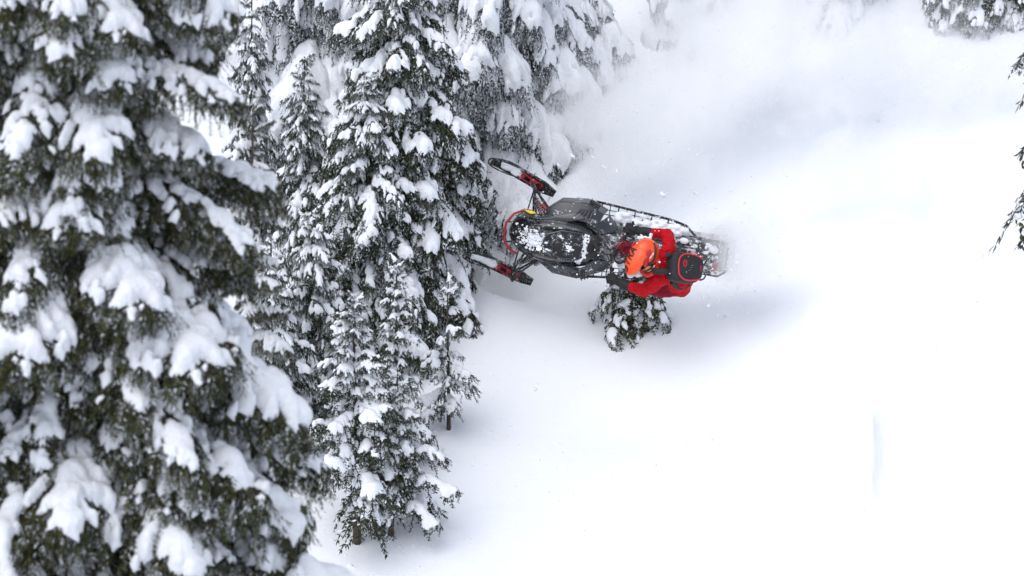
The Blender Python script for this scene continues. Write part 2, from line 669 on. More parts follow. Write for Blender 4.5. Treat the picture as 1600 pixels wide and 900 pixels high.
_r = random.Random(3)
PRO = {
    # young firs: short stubby boughs
    'young': protos('young', 8, L=lambda i: .42 + .03 * i, W=.14, rise=.22, droop=.42, lat=.8, blob=.062, thick=.036, cover=lambda i: (.32, .46)[i % 2], hang=24, hanglen=.09, step=.040, leaf=.036, frost=.10, cell=.013, green=False, bare=4),
    # grown mountain hemlocks, drooping
    'mid': protos('mid', 10, L=lambda i: .78 + .03 * i, W=lambda i: (.20, .26, .17)[i % 3], rise=.12, droop=lambda i: .48 + .07 * (i % 4), lat=1.0, blob=.078, thick=.048, cover=lambda i: (.30, .40, .50)[i % 3], hang=70, hanglen=.17, step=.048, leaf=.046, frost=.10, green=False, cell=.017, bare=10),
    # heavily loaded, frosted curtains
    'heavy': protos('heavy', 8, L=lambda i: 1.10 + .05 * i, W=lambda i: (.30, .38)[i % 2], rise=.10, droop=lambda i: .60 + .08 * (i % 3), lat=1.3, blob=.14, thick=.095, cover=lambda i: (.42, .60)[i % 2], hang=200, hanglen=.40, step=.06, leaf=.042, frost=.62, cell=.022, green=False, bare=16),
    # the near trees: broad, layered boughs
    'near': protos('near', 9, L=lambda i: 1.55 + .06 * i, W=lambda i: (.38, .46, .30)[i % 3], rise=.06, droop=lambda i: .26 + .08 * (i % 3), lat=.55, blob=lambda i: (.10, .13, .09)[i % 3], thick=lambda i: (.06, .085, .05)[i % 3], cover=lambda i: (.30, .44, .38)[i % 3], hang=330, hanglen=.20, step=.045, leaf=.046, slim=.66, frost=.06, cell=.020, green=True, bare=30),
    # thin sprays with little snow
    'spray': protos('spray', 6, L=lambda i: .70 + .05 * i, W=.17, rise=.10, droop=lambda i: .45 + .08 * (i % 3), lat=.6, blob=.06, thick=.03, cover=.18, hang=8, hanglen=.10, step=.06, leaf=.050, frost=.06, cell=.015, green=True, bare=4),
}


def trunk_mesh(H, r0, r1, seed, lean=(0, 0)):
    g = random.Random(seed)
    bm = bmesh.new()
    n = 22
    a, b = g.uniform(0, 6), g.uniform(0, 6)
    pts, rad = [], []
    for i in range(n + 1):
        q = i / n
        pts.append((lean[0] * q + .02 * H * .3 * math.sin(a + 5 * q) * q, lean[1] * q + .02 * H * .3 * math.sin(b + 4 * q) * q, H * q))
        rad.append(r0 + (r1 - r0) * q ** .9)
    tube(bm, pts, rad, 10)
    for v in bm.verts:
        k = noise.noise(v.co * 6) * .12 + noise.noise(v.co * 17) * .08
        c = Vector((v.co.x, v.co.y, 0))
        v.co += Vector((v.co.x, v.co.y, 0)) * k
    me = bpy.data.meshes.new("trunk")
    bm.to_mesh(me)
    bm.free()
    me.materials.append(M_BARK)
    me.polygons.foreach_set("use_smooth", [True] * len(me.polygons))
    return me, pts


def tree(name, base, H, hw, proto, n, label, group=None, seed=0, zmin=.08, zmax=.985, shape=.85, lean=(0, 0), trunk_r=.06, cat="tree",
         pitch=(-.10, .45), zfocus=None, tiers=0, jitter=.25, gap=.0, az_ok=None, minlen=.16, tip=True, extra=(), fill=0):
    """trunk, boughs (each with its snow cap); hw = reach of the longest boughs"""
    g = random.Random(seed * 31 + 7)
    root = link(name, None)
    root.location = base
    root.rotation_euler = (0, 0, 0)
    tag(root, label, cat, group)
    tm, pts = trunk_mesh(H, trunk_r, .006, seed, lean)
    link("trunk", tm, root)
    P = PRO[proto]
    az = g.uniform(0, 6.28)
    z0, z1 = (zmin, zmax) if zfocus is None else zfocus
    for i in range(n + fill):
        short = i >= n
        if short:
            i = (i - n) * n / fill
        q = z0 + (z1 - z0) * (1 - (1 - (i + .5) / n) ** 1.0)
        q = min(max(q + g.uniform(-.5, .5) / n, z0), z1)
        if tiers:
            q = z0 + (round((q - z0) * tiers + .25 * math.sin(i * 2.4)) + g.uniform(-.16, .16)) / tiers
            q = min(max(q, z0), z1)
        az += 2.399 + g.uniform(-.5, .5)
        if az_ok and not az_ok(az % (2 * math.pi), q):
            continue
        if g.random() < gap:
            continue
        ln = hw * max(1 - q, 0) ** shape * (1 + g.uniform(-jitter, jitter)) * min(1, .62 + q * 2.2)
        if short:
            ln *= g.uniform(.35, .85)
        ln = max(ln, minlen * (1.1 - .5 * q))
        me, sm, L0 = P[g.randrange(len(P))]
        s = ln / L0
        s_w = s * (1.0 if s > .7 else (.7 / max(s, .2)) ** .35)
        k = q * (len(pts) - 1)
        a = pts[int(k)]
        b = pts[min(int(k) + 1, len(pts) - 1)]
        f = k - int(k)
        p = Vector(a).lerp(Vector(b), f)
        pt = pitch[0] + (pitch[1] - pitch[0]) * q ** 1.3 + g.uniform(-.14, .14)
        m = Matrix.Translation(p) @ Matrix.Rotation(az, 4, 'Z') @ Matrix.Rotation(-pt, 4, 'Y') @ Matrix.Rotation(g.uniform(-.18, .18), 4, 'X') @ Matrix.Diagonal((s, s_w * g.choice((-1, 1)), s_w, 1))
        br = link("branch", me, root, m)
        link("snow_cap", sm, br)
    for q, a_, ln, pt, pr in extra:
        me, sm, L0 = PRO[pr][g.randrange(len(PRO[pr]))]
        s = ln / L0
        p = Vector(pts[int(q * (len(pts) - 1))])
        m = Matrix.Translation(p) @ Matrix.Rotation(a_, 4, 'Z') @ Matrix.Rotation(-pt, 4, 'Y') @ Matrix.Diagonal((s, min(s, 1), min(s, 1), 1))
        br = link("branch", me, root, m)
        link("snow_cap", sm, br)
    if tip:
        # the leader: short upright shoots
        me, sm, L0 = P[0]
        for k in range(5):
            s = (minlen * 1.0) / L0
            m = Matrix.Translation(Vector(pts[-1]) - Vector((0, 0, .03 + .05 * k))) @ Matrix.Rotation(g.uniform(0, 6.28), 4, 'Z') @ Matrix.Rotation(-g.uniform(.5, 1.0), 4, 'Y') @ Matrix.Diagonal((s, s * .8, s * .8, 1))
            br = link("branch", me, root, m)
            link("snow_cap", sm, br)
    return root


def by_px(name, base_uv, top_v, hw_px, proto, n, label, y=None, **kw):
    """a tree whose foot and top are given on the photograph; its real size follows from where the foot stands"""
    if y is None:
        b = on_ground(*base_uv)
    else:
        p = at_y(base_uv[0], 300, y)
        x = p.x
        b = Vector((x, y, float(terrain(x, y))))
    t = at_y(base_uv[0], top_v, b.y)
    H = t.z - b.z
    sc = FPX / (b.y / math.cos(R(PITCH)) * 1.0)
    b.z -= .06
    return tree(name, b, H + .06, hw_px / sc, proto, n, label, **kw)


#TREES
def build_trees():
    G1 = "young firs at the edge of the open slope"
    G2 = "snowy hemlocks in the middle of the frame"
    G3 = "heavily loaded trees at the back"
    G4 = "out of focus trees nearest the camera"
    G5 = "trees above the powder cloud"
    N = "fir_tree"
    by_px(N, (558, 852), 462, 94, 'young', 74, "young snow-covered fir standing lowest on the slope, its double trunk bare at the foot", group=G1, seed=1, tiers=22, jitter=.38, zmin=.27, trunk_r=.05, pitch=(-.25, .5), shape=.55, gap=.08)
    by_px(N, (610, 838), 585, 84, 'young', 34, "low spreading fir with a long branch reaching right over the open snow", group=G1, seed=2, tiers=0,  extra=((.42, -.25, .72, -.05, 'young'), (.30, -.55, .62, -.2, 'young'), (.55, -.1, .55, .1, 'young')),  jitter=.38, zmin=.26, trunk_r=.035, lean=(.1, 0), pitch=(-.35, .3), shape=.5, gap=.12)
    by_px(N, (701, 672), 440, 60, 'young', 34, "thin little fir with a bare trunk, farthest out on the snow slope", group=G1, seed=3, tiers=0, jitter=.38, zmin=.18, trunk_r=.026, pitch=(-.2, .4), shape=.5, gap=.25)
    by_px(N, (622, 735), 406, 54, 'young', 60, "narrow young fir between the thin bare-trunked fir and the tall centre tree", group=G1, seed=4, tiers=20, jitter=.38, zmin=.10, trunk_r=.04, pitch=(-.3, .5), shape=.6, gap=.06)
    by_px(N, (622, 640), -150, 165, 'mid', 170, "tall dark hemlock in the centre, its crown cut by the top of the photo", group=G2, seed=5, tiers=26, zmin=.05, trunk_r=.10, pitch=(-.3, .35), shape=.60, y=50.9)
    by_px(N, (575, 640), 120, 135, 'mid', 140, "hemlock with a pointed top just left of the tallest centre tree", group=G2, seed=6, tiers=20, zmin=.05, trunk_r=.08, pitch=(-.3, .4), shape=.7, y=50.2)
    by_px(N, (650, 600), 60, 96, 'mid', 125, "hemlock with white tipped boughs right of the tallest centre tree", group=G2, seed=7, tiers=20, zmin=.05, trunk_r=.08, pitch=(-.3, .4), shape=.7, y=52.5)
    by_px(N, (478, 700), 88, 72, 'mid', 100, "slim pointed spire tree between the near trees and the centre hemlocks", group=G2, seed=8, tiers=20, zmin=.04, trunk_r=.05, pitch=(-.25, .5), shape=.6, y=51.3)
    by_px(N, (395, 700), -5, 68, 'mid', 100, "very slim pale spire tree standing above the top of the second near tree", group=G2, seed=9, tiers=22, zmin=.04, trunk_r=.05, pitch=(-.5, .3), shape=.55, y=53.2)
    by_px(N, (485, 760), 330, 100, 'mid', 95, "bushy fir filling the gap beside the near tree, left of the young firs", group=G2, seed=10, tiers=14, zmin=.05, trunk_r=.06, pitch=(-.3, .4), shape=.6, y=48.8)
    by_px(N, (420, 800), 380, 90, 'mid', 70, "fir mostly hidden behind the second near tree", group=G2, seed=11, zmin=.05, trunk_r=.06, shape=.6, y=48.0)
    by_px(N, (738, 520), -330, 190, 'heavy', 150, "big old hemlock with the thick brown trunk showing left of the sled's front skis", group=G3, seed=12, zmin=.10, trunk_r=.20, pitch=(-.35, .25), shape=.45, y=54.2, gap=.1)
    by_px(N, (845, 520), -60, 150, 'heavy', 120, "broad hemlock under fat snow pillows where the powder cloud starts", group=G3, seed=13, zmin=.10, trunk_r=.12, pitch=(-.4, .2), shape=.45, y=54.6)
    by_px(N, (790, 560), 225, 95, 'heavy', 46, "snow-buried shrubby fir right behind the sled's skis", group=G3, seed=14, zmin=.02, trunk_r=.05, pitch=(-.5, .1), shape=.45, y=53.9)
    by_px(N, (905, 420), -40, 110, 'heavy', 70, "hemlock with two level snow-laden boughs pointing right into the cloud", group=G3, seed=15, zmin=.30, trunk_r=.08, pitch=(-.3, .2), shape=.5, y=56.2)
    by_px(N, (520, 480), -260, 200, 'heavy', 150, "large frosted hemlock behind the slim spire trees", group=G3, seed=16, zmin=.1, trunk_r=.15, pitch=(-.4, .2), shape=.45, y=56.0)
    by_px(N, (400, 480), -220, 170, 'heavy', 120, "frosted hemlock at the back, left of the spire trees' tops", group=G3, seed=17, zmin=.1, trunk_r=.15, pitch=(-.4, .2), shape=.45, y=57.5)
    by_px(N, (660, 420), -300, 190, 'heavy', 130, "dark frosted hemlock filling the back above the centre trees", group=G3, seed=18, zmin=.1, trunk_r=.15, pitch=(-.4, .2), shape=.45, y=58.0)
    by_px(N, (990, 200), -330, 150, 'heavy', 90, "tree at the top edge half swallowed by the cloud", group=G5, seed=19, zmin=.06, trunk_r=.12, pitch=(-.3, .2), shape=.45, y=58.5)
    by_px(N, (860, 200), -330, 170, 'heavy', 90, "dark tree with a lichen-green bare trunk at the top edge", group=G3, seed=20, zmin=.06, trunk_r=.12, pitch=(-.3, .2), shape=.45, y=60.5)
    by_px(N, (300, 400), -330, 220, 'heavy', 90, "tree at the far back glimpsed through the nearest tree's upper boughs", group=G3, seed=21, zmin=.06, trunk_r=.12, pitch=(-.3, .2), shape=.45, y=60)
    by_px(N, (120, 400), -330, 220, 'heavy', 80, "tree at the far back hidden by the nearest tree", group=G3, seed=22, zmin=.06, trunk_r=.12, pitch=(-.3, .2), shape=.45, y=60)
    for i, (u, y, hw, lab) in enumerate([(1468, 16, 40, "small frosted fir at the top edge, leftmost of those above the cloud"),
                                         (1500, 34, 75, "frosted fir at the top edge with a trunk showing, second of those above the cloud"),
                                         (1556, 36, 62, "snow-draped fir at the top edge next to the corner tree"),
                                         (1620, 22, 80, "fir in the top corner above the near overhanging boughs")]):
        by_px(N, (u, y), -420, hw, 'mid', 110, lab, group=G5, seed=30 + i, zmin=.03, trunk_r=.09, pitch=(-.3, .2), shape=.5)
    for i, (u, v, tv, hw, lab) in enumerate([(1090, 66, -260, 100, "tree beside the half swallowed one, veiled by the powder cloud"),
                                             (1190, 62, -260, 110, "tree showing only as faint grey patches through the cloud's upper middle"),
                                             (1300, 20, -260, 100, "tree almost lost in the brightest part of the cloud at the top edge")]):
        by_px(N, (u, v), tv, hw, 'heavy', 60 if tv < 0 else 26, lab, group="trees veiled by the powder cloud", seed=60 + i, zmin=.03, trunk_r=.08, pitch=(-.3, .2), shape=.5)
    # small half-buried fir under the rider
    b = on_ground(991, 502)
    tree(N, b - Vector((0, 0, .12)), .86, .86, 'spray', 17, "tiny half-buried fir with drooping fans of needles directly below the rider", None, seed=41, zmin=.45, zmax=.95, shape=.20, trunk_r=.03, pitch=(-.85, -.25), cat="tree")
    # near trees
    x = at_y(105, 450, 25).x
    z = float(terrain(x, 25))
    tree(N, Vector((x, 25, z - .1)), -1.6 - z, 3.95, 'near', 285, "huge blurred hemlock nearest the camera, filling one edge of the photo", G4, seed=50, zfocus=(.44, .93), shape=1.0, fill=230, trunk_r=.20, pitch=(-.34, .0), jitter=.28, gap=.0, minlen=.5)
    x = at_y(396, 450, 30).x
    z = float(terrain(x, 30))
    t = at_y(396, 165, 30)
    tree(N, Vector((x, 30, z - .1)), t.z - z + .1, 1.05, 'near', 170, "second blurred hemlock with a thin leader, overlapping the nearest one", G4, seed=51, zfocus=(.35, .985), shape=.62, fill=60, trunk_r=.10, pitch=(-.3, .35), minlen=.18)
    x = at_y(1792, 450, 38).x
    z = float(terrain(x, 38))
    tree(N, Vector((x, 38, z - .1)), 12.95, 1.30, 'spray', 64, "tree beyond the photo's edge whose drooping bough tips reach in over open snow", G4, seed=52, zfocus=(.665, .98), shape=.10, trunk_r=.14, pitch=(-.3, .1), jitter=.15)


build_trees()
# ------------------------------------------------------------------ the snowmobile
M_SHELL = mat_plain("sled_shell", (.009, .010, .012), rough=.18, snow=1, sscale=8, thr=.64, coat=.8)
M_SHELLG = mat_plain("sled_side_panel", (.030, .032, .037), rough=.32, snow=1, sscale=7, thr=.635, coat=.3)
M_RIM = mat_plain("cover_rim", (.06, .063, .07), rough=.18, coat=.8)
M_BLK = mat_plain("black_plastic", (.012, .012, .013), rough=.5, snow=1, sscale=16, thr=.63)
M_BLKC = mat_plain("black_clean", (.010, .010, .011), rough=.5)
M_TUNNEL = mat_plain("tunnel_dark", (.030, .032, .036), rough=.5, snow=1, sscale=14, thr=.58)
M_REDM = mat_plain("red_metal", (.22, .006, .014), rough=.35, snow=1, sscale=14, thr=.68)
M_REDB = mat_plain("bumper_red", (.36, .012, .022), rough=.3, snow=1, sscale=14, thr=.74)
M_STEEL = mat_plain("steel", (.35, .36, .38), rough=.35, metal=.8, snow=1, sscale=20, thr=.62)
M_YEL = mat_plain("yellow_plastic", (.80, .60, .02), rough=.4)
M_GREYTXT = mat_plain("grey_print", (.22, .23, .25), rough=.5)
M_LUMP = mat_snow("loose_snow", scale=40, bump=.5, dist=.02)
M_TRACK = mat_plain("track_rubber", (.02, .02, .021), rough=.8, snow=1, sscale=9, thr=.50)

mlamp, nt_, b_ = material("headlight_lens")
b_.inputs["Base Color"].default_value = (.9, .88, .75, 1)
b_.inputs["Roughness"].default_value = .12
b_.inputs["Emission Color"].default_value = (1, .95, .72, 1)
b_.inputs["Emission Strength"].default_value = .6

OS = ray(900, 370) * 52.3                                # the sled's middle
A8 = R(8)
f_img = (-math.cos(A8) * CR + math.sin(A8) * CU)         # nose: left and slightly up in the picture
l_img = (-math.sin(A8) * CR - math.cos(A8) * CU)         # the rider's left: down
ROLL = R(13)
X_ = (f_img - CB * math.tan(R(4))).normalized()
Y_ = (l_img * math.cos(ROLL) - CB * math.sin(ROLL))
Z_ = X_.cross(Y_).normalized()
Y_ = Z_.cross(X_)
MS = Matrix(((X_.x, Y_.x, Z_.x, OS.x), (X_.y, Y_.y, Z_.y, OS.y), (X_.z, Y_.z, Z_.z, OS.z), (0, 0, 0, 1)))

sled = link("snowmobile", None)
sled.matrix_world = MS
tag(sled, "black and red snowmobile banked on its side in the powder, nose towards the trees", "snowmobile")


def loft(bm, secs, n=16, p=2.6, closed=True):
    """secs: (x, y0, halfwidth, zmid, ztop, zbot) superellipse rings along x"""
    rings = []
    for (x, y0, w, zm, zt, zb) in secs:
        ring = []
        for k in range(n):
            t = 2 * math.pi * k / n
            c, s = math.cos(t), math.sin(t)
            cc = math.copysign(abs(c) ** (2 / p), c)
            s_ = math.copysign(abs(s) ** (2 / p), s)
            ring.append(bm.verts.new((x, y0 + w * cc, zm + (zt - zm) * s_ if s >= 0 else zm + (zm - zb) * s_)))
        rings.append(ring)
    for i in range(len(rings) - 1):
        for k in range(n):
            bm.faces.new((rings[i][k], rings[i][(k + 1) % n], rings[i + 1][(k + 1) % n], rings[i + 1][k]))
    if closed:
        bm.faces.new(rings[0][::-1])
        bm.faces.new(rings[-1])


def mod(o, typ, **kw):
    m = o.modifiers.new(typ.lower(), typ)
    for k, v in kw.items():
        setattr(m, k, v)
    return m


def plate(name, pts, faces, mat, parent, thick=.012, bev=.006, sub=0, smooth=True, offset=-1):
    bm = bmesh.new()
    vs = [bm.verts.new(p) for p in pts]
    for f in faces:
        bm.faces.new([vs[i] for i in f])
    o = bm_obj(name, bm, mat, parent, smooth=smooth, angle=28)
    mod(o, 'SOLIDIFY', thickness=thick, offset=offset)
    if sub:
        mod(o, 'SUBSURF', levels=sub, render_levels=sub)
    elif bev:
        mod(o, 'BEVEL', width=bev, segments=2)
    return o


def sled_tube(name, pts, r, mat, parent=None, n=8, sp=0):
    bm = bmesh.new()
    tube(bm, smooth_path(pts, sp) if sp else pts, r, n)
    return bm_obj(name, bm, mat, parent or sled, angle=60)


# --- hood: a long nose with raised fenders either side of a sunken middle
def hood_z(x, y):
    """height of the hood's skin"""
    q = (x + .20) / .96
    w = hood_w(x)
    e = abs(y) / max(w, .01)
    top = .30 + .16 * math.sin(math.pi * (1 - min(max(q, 0), 1)) ** .8 * .62 + .0) - .20 * max(q - .55, 0) ** 1.6 * 2.2
    z = top - .13 * e ** 3.2
    z += .030 * math.exp(-((e - .62) / .13) ** 2) * min(1, max(0, (.62 - x) * 4))          # fender ridges
    z -= .022 * math.exp(-(e / .34) ** 2) * math.exp(-((x - .12) / .17) ** 2)             # sunken middle
    z += .018 * math.exp(-((e - .30) / .08) ** 2) * math.exp(-((x - .38) / .18) ** 2)
    return z


def hood_w(x):
    xs = [-.20, -.05, .10, .25, .40, .52, .62, .70, .745]
    ws = [.235, .275, .290, .280, .262, .240, .205, .150, .070]
    return float(np.interp(x, xs, ws))


bm = bmesh.new()
nx, ny = 44, 30
grid = []
for i in range(nx + 1):
    x = -.20 + .945 * i / nx
    row = []
    for j in range(ny + 1):
        e = -1 + 2 * j / ny
        y = e * hood_w(x)
        row.append(bm.verts.new((x, y, hood_z(x, y))))
    # skirt
    row.insert(0, bm.verts.new((x * .985, -hood_w(x) * .96, hood_z(x, hood_w(x)) - .12)))
    row.append(bm.verts.new((x * .985, hood_w(x) * .96, hood_z(x, hood_w(x)) - .12)))
    grid.append(row)
for i in range(nx):
    for j in range(len(grid[0]) - 1):
        bm.faces.new((grid[i][j], grid[i][j + 1], grid[i + 1][j + 1], grid[i + 1][j]))
hood = bm_obj("hood", bm, M_SHELL, sled, angle=50)
mod(hood, 'SOLIDIFY', thickness=.012, offset=-1)

# centre cover plate on the hood with angular edges
pts = [(.30, -.085, 0), (.335, .0, 0), (.30, .10, 0), (.12, .165, 0), (-.09, .15, 0), (-.11, .0, 0), (-.09, -.15, 0), (.14, -.15, 0), (.06, .0, 0), (.22, .0, 0)]
pts = [(x, y, hood_z(x, y) + .018) for x, y, z in pts]
plate("hood_cover", pts, [(0, 1, 9), (1, 2, 9), (2, 3, 8, 9), (3, 4, 8), (4, 5, 8), (5, 6, 8), (6, 7, 8), (7, 0, 9, 8)], M_BLK, sled, thick=.022, bev=.008)
bm = bmesh.new()
tube(bm, [(p[0], p[1], p[2] + .002) for p in pts[:8]] + [(pts[0][0], pts[0][1], pts[0][2] + .002)], .0075, 6)
bm_obj("cover_rim", bm, M_RIM, sled, angle=60)
for a, b in ((8, 5), (9, 1), (8, 9)):
    sled_tube("cover_highlight", [Vector(pts[a]) + Vector((0, 0, .001)), Vector(pts[b]) + Vector((0, 0, .001))], .004, M_RIM, sled, 5)  # highlights along the cover's folds, put in as lighter grey lines
# raised character lines
for s in (-1, 1):
    P = [(x, s * hood_w(x) * .60, hood_z(x, s * hood_w(x) * .60) + .006) for x in np.linspace(-.12, .56, 14)]
    sled_tube("hood_crease", P, [.004 + .008 * math.sin(math.pi * i / 13) for i in range(14)], M_BLK, hood, 6)
    P = [(x, s * hood_w(x) * .86, hood_z(x, s * hood_w(x) * .86) + .004) for x in np.linspace(.0, .66, 14)]
    sled_tube("hood_crease", P, [.003 + .005 * math.sin(math.pi * i / 13) for i in range(14)], M_SHELLG, hood, 6)
# headlights, sunk under the nose of the cover
for s in (-1, 1):
    bm = bmesh.new()
    ball(bm, (.365, s * .095, hood_z(.365, s * .095) + .002), 1, 3, (.040, .022, .010), Matrix.Rotation(s * .5, 3, 'Z'))
    if s > 0:
        bm_obj("headlight", bm, mlamp, sled)
    else:
        bm_obj("headlight", bm, M_SHELLG, sled)
bm = bmesh.new()
ball(bm, (.655, -.02, hood_z(.655, -.02)), .018, 2, (1, 1, .4))
bm_obj("fuel_cap", bm, M_STEEL, sled)

# --- side panels: facetted, bulging over the footwells
def side(s):
    k = 1.06 if s < 0 else .96
    P = [(.34, .20, .30), (.20, .265, .36), (-.12, .27, .40), (-.235, .21, .40),
         (.33, .33, .25), (.20, .41, .27), (-.08, .435, .275), (-.30, .335, .27),
         (.31, .33, .08), (.19, .425, .09), (-.10, .45, .08), (-.335, .36, .08), (.42, .24, .18)]
    P = [(x, s * y * (k if j > 3 else 1), z) for j, (x, y, z) in enumerate(P)]
    F = [(0, 1, 5, 4), (1, 2, 6, 5), (2, 3, 7, 6), (4, 5, 9, 8), (5, 6, 10, 9), (6, 7, 11, 10), (12, 0, 4), (12, 4, 8)]
    if s < 0:
        F = [f[::-1] for f in F]
    o = plate("side_panel", P, F, M_SHELLG, sled, thick=.02, bev=.022, offset=-1)
    o.modifiers["bevel"].segments = 3
    # overlapping upper blade
    Q = [(.40, .225, .325), (.18, .30, .375), (-.02, .355, .35), (-.10, .30, .40), (.05, .25, .405), (.24, .215, .375)]
    Q = [(x, s * y * (1.02), z) for x, y, z in Q]
    plate("panel_blade", Q, [(0, 1, 5), (1, 4, 5), (1, 2, 3, 4)] if s > 0 else [(5, 1, 0), (5, 4, 1), (4, 3, 2, 1)], M_SHELL, o, thick=.015, bev=.005)
    # louvred vent
    v = plate("vent", [(.05, s * .30, .372), (-.165, s * .28, .380), (-.18, s * .385, .330), (-.04, s * .40, .335)], [(0, 1, 2, 3)] if s > 0 else [(3, 2, 1, 0)], M_BLKC, o, thick=.012, bev=.003)
    for q in range(5):
        t = q / 4
        a = Vector((.03, s * .31, .380)).lerp(Vector((-.15, s * .29, .392)), t)
        b = Vector((-.03, s * .39, .348)).lerp(Vector((-.17, s * .378, .345)), t)
        sled_tube("louvre", [a, b], .0055, M_SHELLG, v, 5)
    # lower vent near the foot
    v = plate("vent", [(-.12, s * .452 * k, .22), (-.24, s * .405 * k, .22), (-.25, s * .41 * k, .13), (-.13, s * .457 * k, .13)], [(0, 1, 2, 3)], M_BLKC, o, thick=.014, bev=.002)
    for q in range(4):
        a = Vector((-.135, s * .462 * k, .21)).lerp(Vector((-.235, s * .415 * k, .21)), q / 3)
        sled_tube("louvre", [a, a + Vector((0, 0, -.07))], .006, M_SHELLG, v, 5)
    return o


side(1)
side(-1)
# knee flares behind the right panel
for s in (-1, 1):
    plate("knee_flare", [(-.18, s * .22, .40), (-.30, s * .30, .30), (-.36, s * .33, .12), (-.48, s * .20, .12), (-.42, s * .16, .28), (-.26, s * .15, .40)], [(0, 1, 4, 5), (1, 2, 3, 4)], M_SHELLG, sled, thick=.02, bev=.01)

# --- belly pan under the hood so nothing is hollow
bm = bmesh.new()
loft(bm, [(.64, 0, .10, .12, .2, .06), (.50, 0, .19, .12, .24, .02), (.30, 0, .25, .12, .30, .0), (0, 0, .27, .12, .34, .0), (-.22, 0, .22, .12, .36, .0), (-.34, 0, .17, .12, .26, .0)], 18, 4)
bm_obj("belly_pan", bm, M_BLKC, sled, angle=40)

# --- front bumper and yellow marker
sled_tube("front_bumper", [(.52, -.27, .20), (.62, -.262, .22), (.71, -.215, .23), (.785, -.10, .235), (.795, .0, .235), (.785, .10, .235), (.71, .20, .23), (.64, .235, .22)], .0135, M_REDB, sled, 8, 0)
for y in (-.12, .12):
    sled_tube("bumper_bracket", [(.62, y * .8, .19), (.78, y, .23)], .010, M_BLK)
plate("nose_fin", [(.70, -.20, .262), (.60, -.270, .262), (.46, -.272, .275), (.44, -.225, .30), (.60, -.20, .29)], [(0, 1, 2, 3, 4)], M_BLK, sled, thick=.03, bev=.006)
plate("yellow_marker", [(.60, -.285, .285), (.50, -.290, .29), (.455, -.270, .30), (.52, -.252, .302)], [(0, 1, 2, 3)], M_YEL, sled, thick=.016, bev=.005)
for s in (-1, 1):
    bm = bmesh.new()
    ball(bm, (.40, s * .345, .17), .022, 2, (1.1, .9, .8))
    bm_obj("red_button", bm, M_REDB, sled)


# --- skis, spindles, arms and shocks
def ski(s, cx, cy, yaw):
    root = link("ski", None, sled, Matrix.Translation((cx, cy, -.17)) @ Matrix.Rotation(yaw, 4, 'Z') @ Matrix.Rotation(R(-3), 4, 'Y') @ Matrix.Diagonal((.88, .76, 1, 1)))
    bm = bmesh.new()
    n = 26
    prof = []
    for i in range(n + 1):
        x = -.36 + .93 * i / n
        q = max(0, (x - .25) / .32)
        z = .20 * q ** 2
        w = .086 * (1 - .45 * q ** 2) * min(1, .55 + .45 * ((x + .36) / .16))
        prof.append((x, w, z))
    rings = []
    for x, w, z in prof:
        lip = .035
        rings.append([bm.verts.new(c) for c in ((x, -w, z + lip), (x, -w - .006, z + .004), (x, -w * .8, z - .012), (x, 0, z - .02), (x, w * .8, z - .012), (x, w + .006, z + .004), (x, w, z + lip), (x, w * .82, z + lip), (x, w * .72, z + .006), (x, -w * .72, z + .006), (x, -w * .82, z + lip))])
    m = len(rings[0])
    for i in range(n):
        for k in range(m):
            bm.faces.new((rings[i][k], rings[i][(k + 1) % m], rings[i + 1][(k + 1) % m], rings[i + 1][k]))
    bm.faces.new(rings[0][::-1])
    bm.faces.new(rings[-1])
    bm_obj("ski_blade", bm, M_BLK, root, angle=45)
    # tip loop
    bm = bmesh.new()
    tube(bm, smooth_path([(.22, -.075, .04), (.36, -.078, .13), (.50, -.070, .205), (.585, -.045, .235), (.605, 0, .24), (.585, .045, .235), (.50, .070, .205), (.36, .078, .13), (.22, .075, .04)], 4), .0115, 6)
    bm_obj("ski_loop", bm, M_BLK, root)
    # snow lying in the channel
    bm = bmesh.new()
    for i in range(60):
        x = random.Random(i + (50 if s > 0 else 0)).uniform(.14, .50)
        q = max(0, (x - .25) / .32)
        if s < 0 and x > .44:
            continue
        ball(bm, (x, random.Random(i * 3).uniform(-.05, .05) * (1 - .4 * q), .008 + .20 * q * q), random.Random(i * 5).uniform(.026, .046), 2, (1.5, .95, .30))
    o = bm_obj("ski_snow", bm, M_LUMP, root)
    mod(o, 'REMESH', mode='VOXEL', voxel_size=.009, use_smooth_shade=True)
    mod(o, 'SMOOTH', iterations=3)
    # red saddle: two cheeks and a bridge
    for w in (-1, 1):
        plate("saddle", [(-.20, w * .040, .0), (.19, w * .052, .0), (.15, w * .048, .055), (.05, w * .036, .085), (-.04, w * .034, .13), (-.12, w * .036, .08)], [(0, 1, 2, 3, 4, 5)], M_REDM, root, thick=.014, bev=.004, offset=0)
    bm = bmesh.new()
    box(bm, (-.04, 0, .10), (.10, .07, .045))
    box(bm, (.11, 0, .045), (.06, .085, .02))
    box(bm, (-.15, 0, .04), (.05, .07, .02))
    o = bm_obj("saddle_bridge", bm, M_REDM, root, smooth=False)
    mod(o, 'BEVEL', width=.008, segments=2)
    # spindle
    bm = bmesh.new()
    tube(bm, [(-.04, 0, .08), (-.06, 0, .20), (-.10, 0, .36)], [.028, .024, .020], 8)
    box(bm, (-.13, -s * .03, .30), (.10, .03, .03))
    bm_obj("spindle", bm, M_BLK, root, angle=40)
    return root


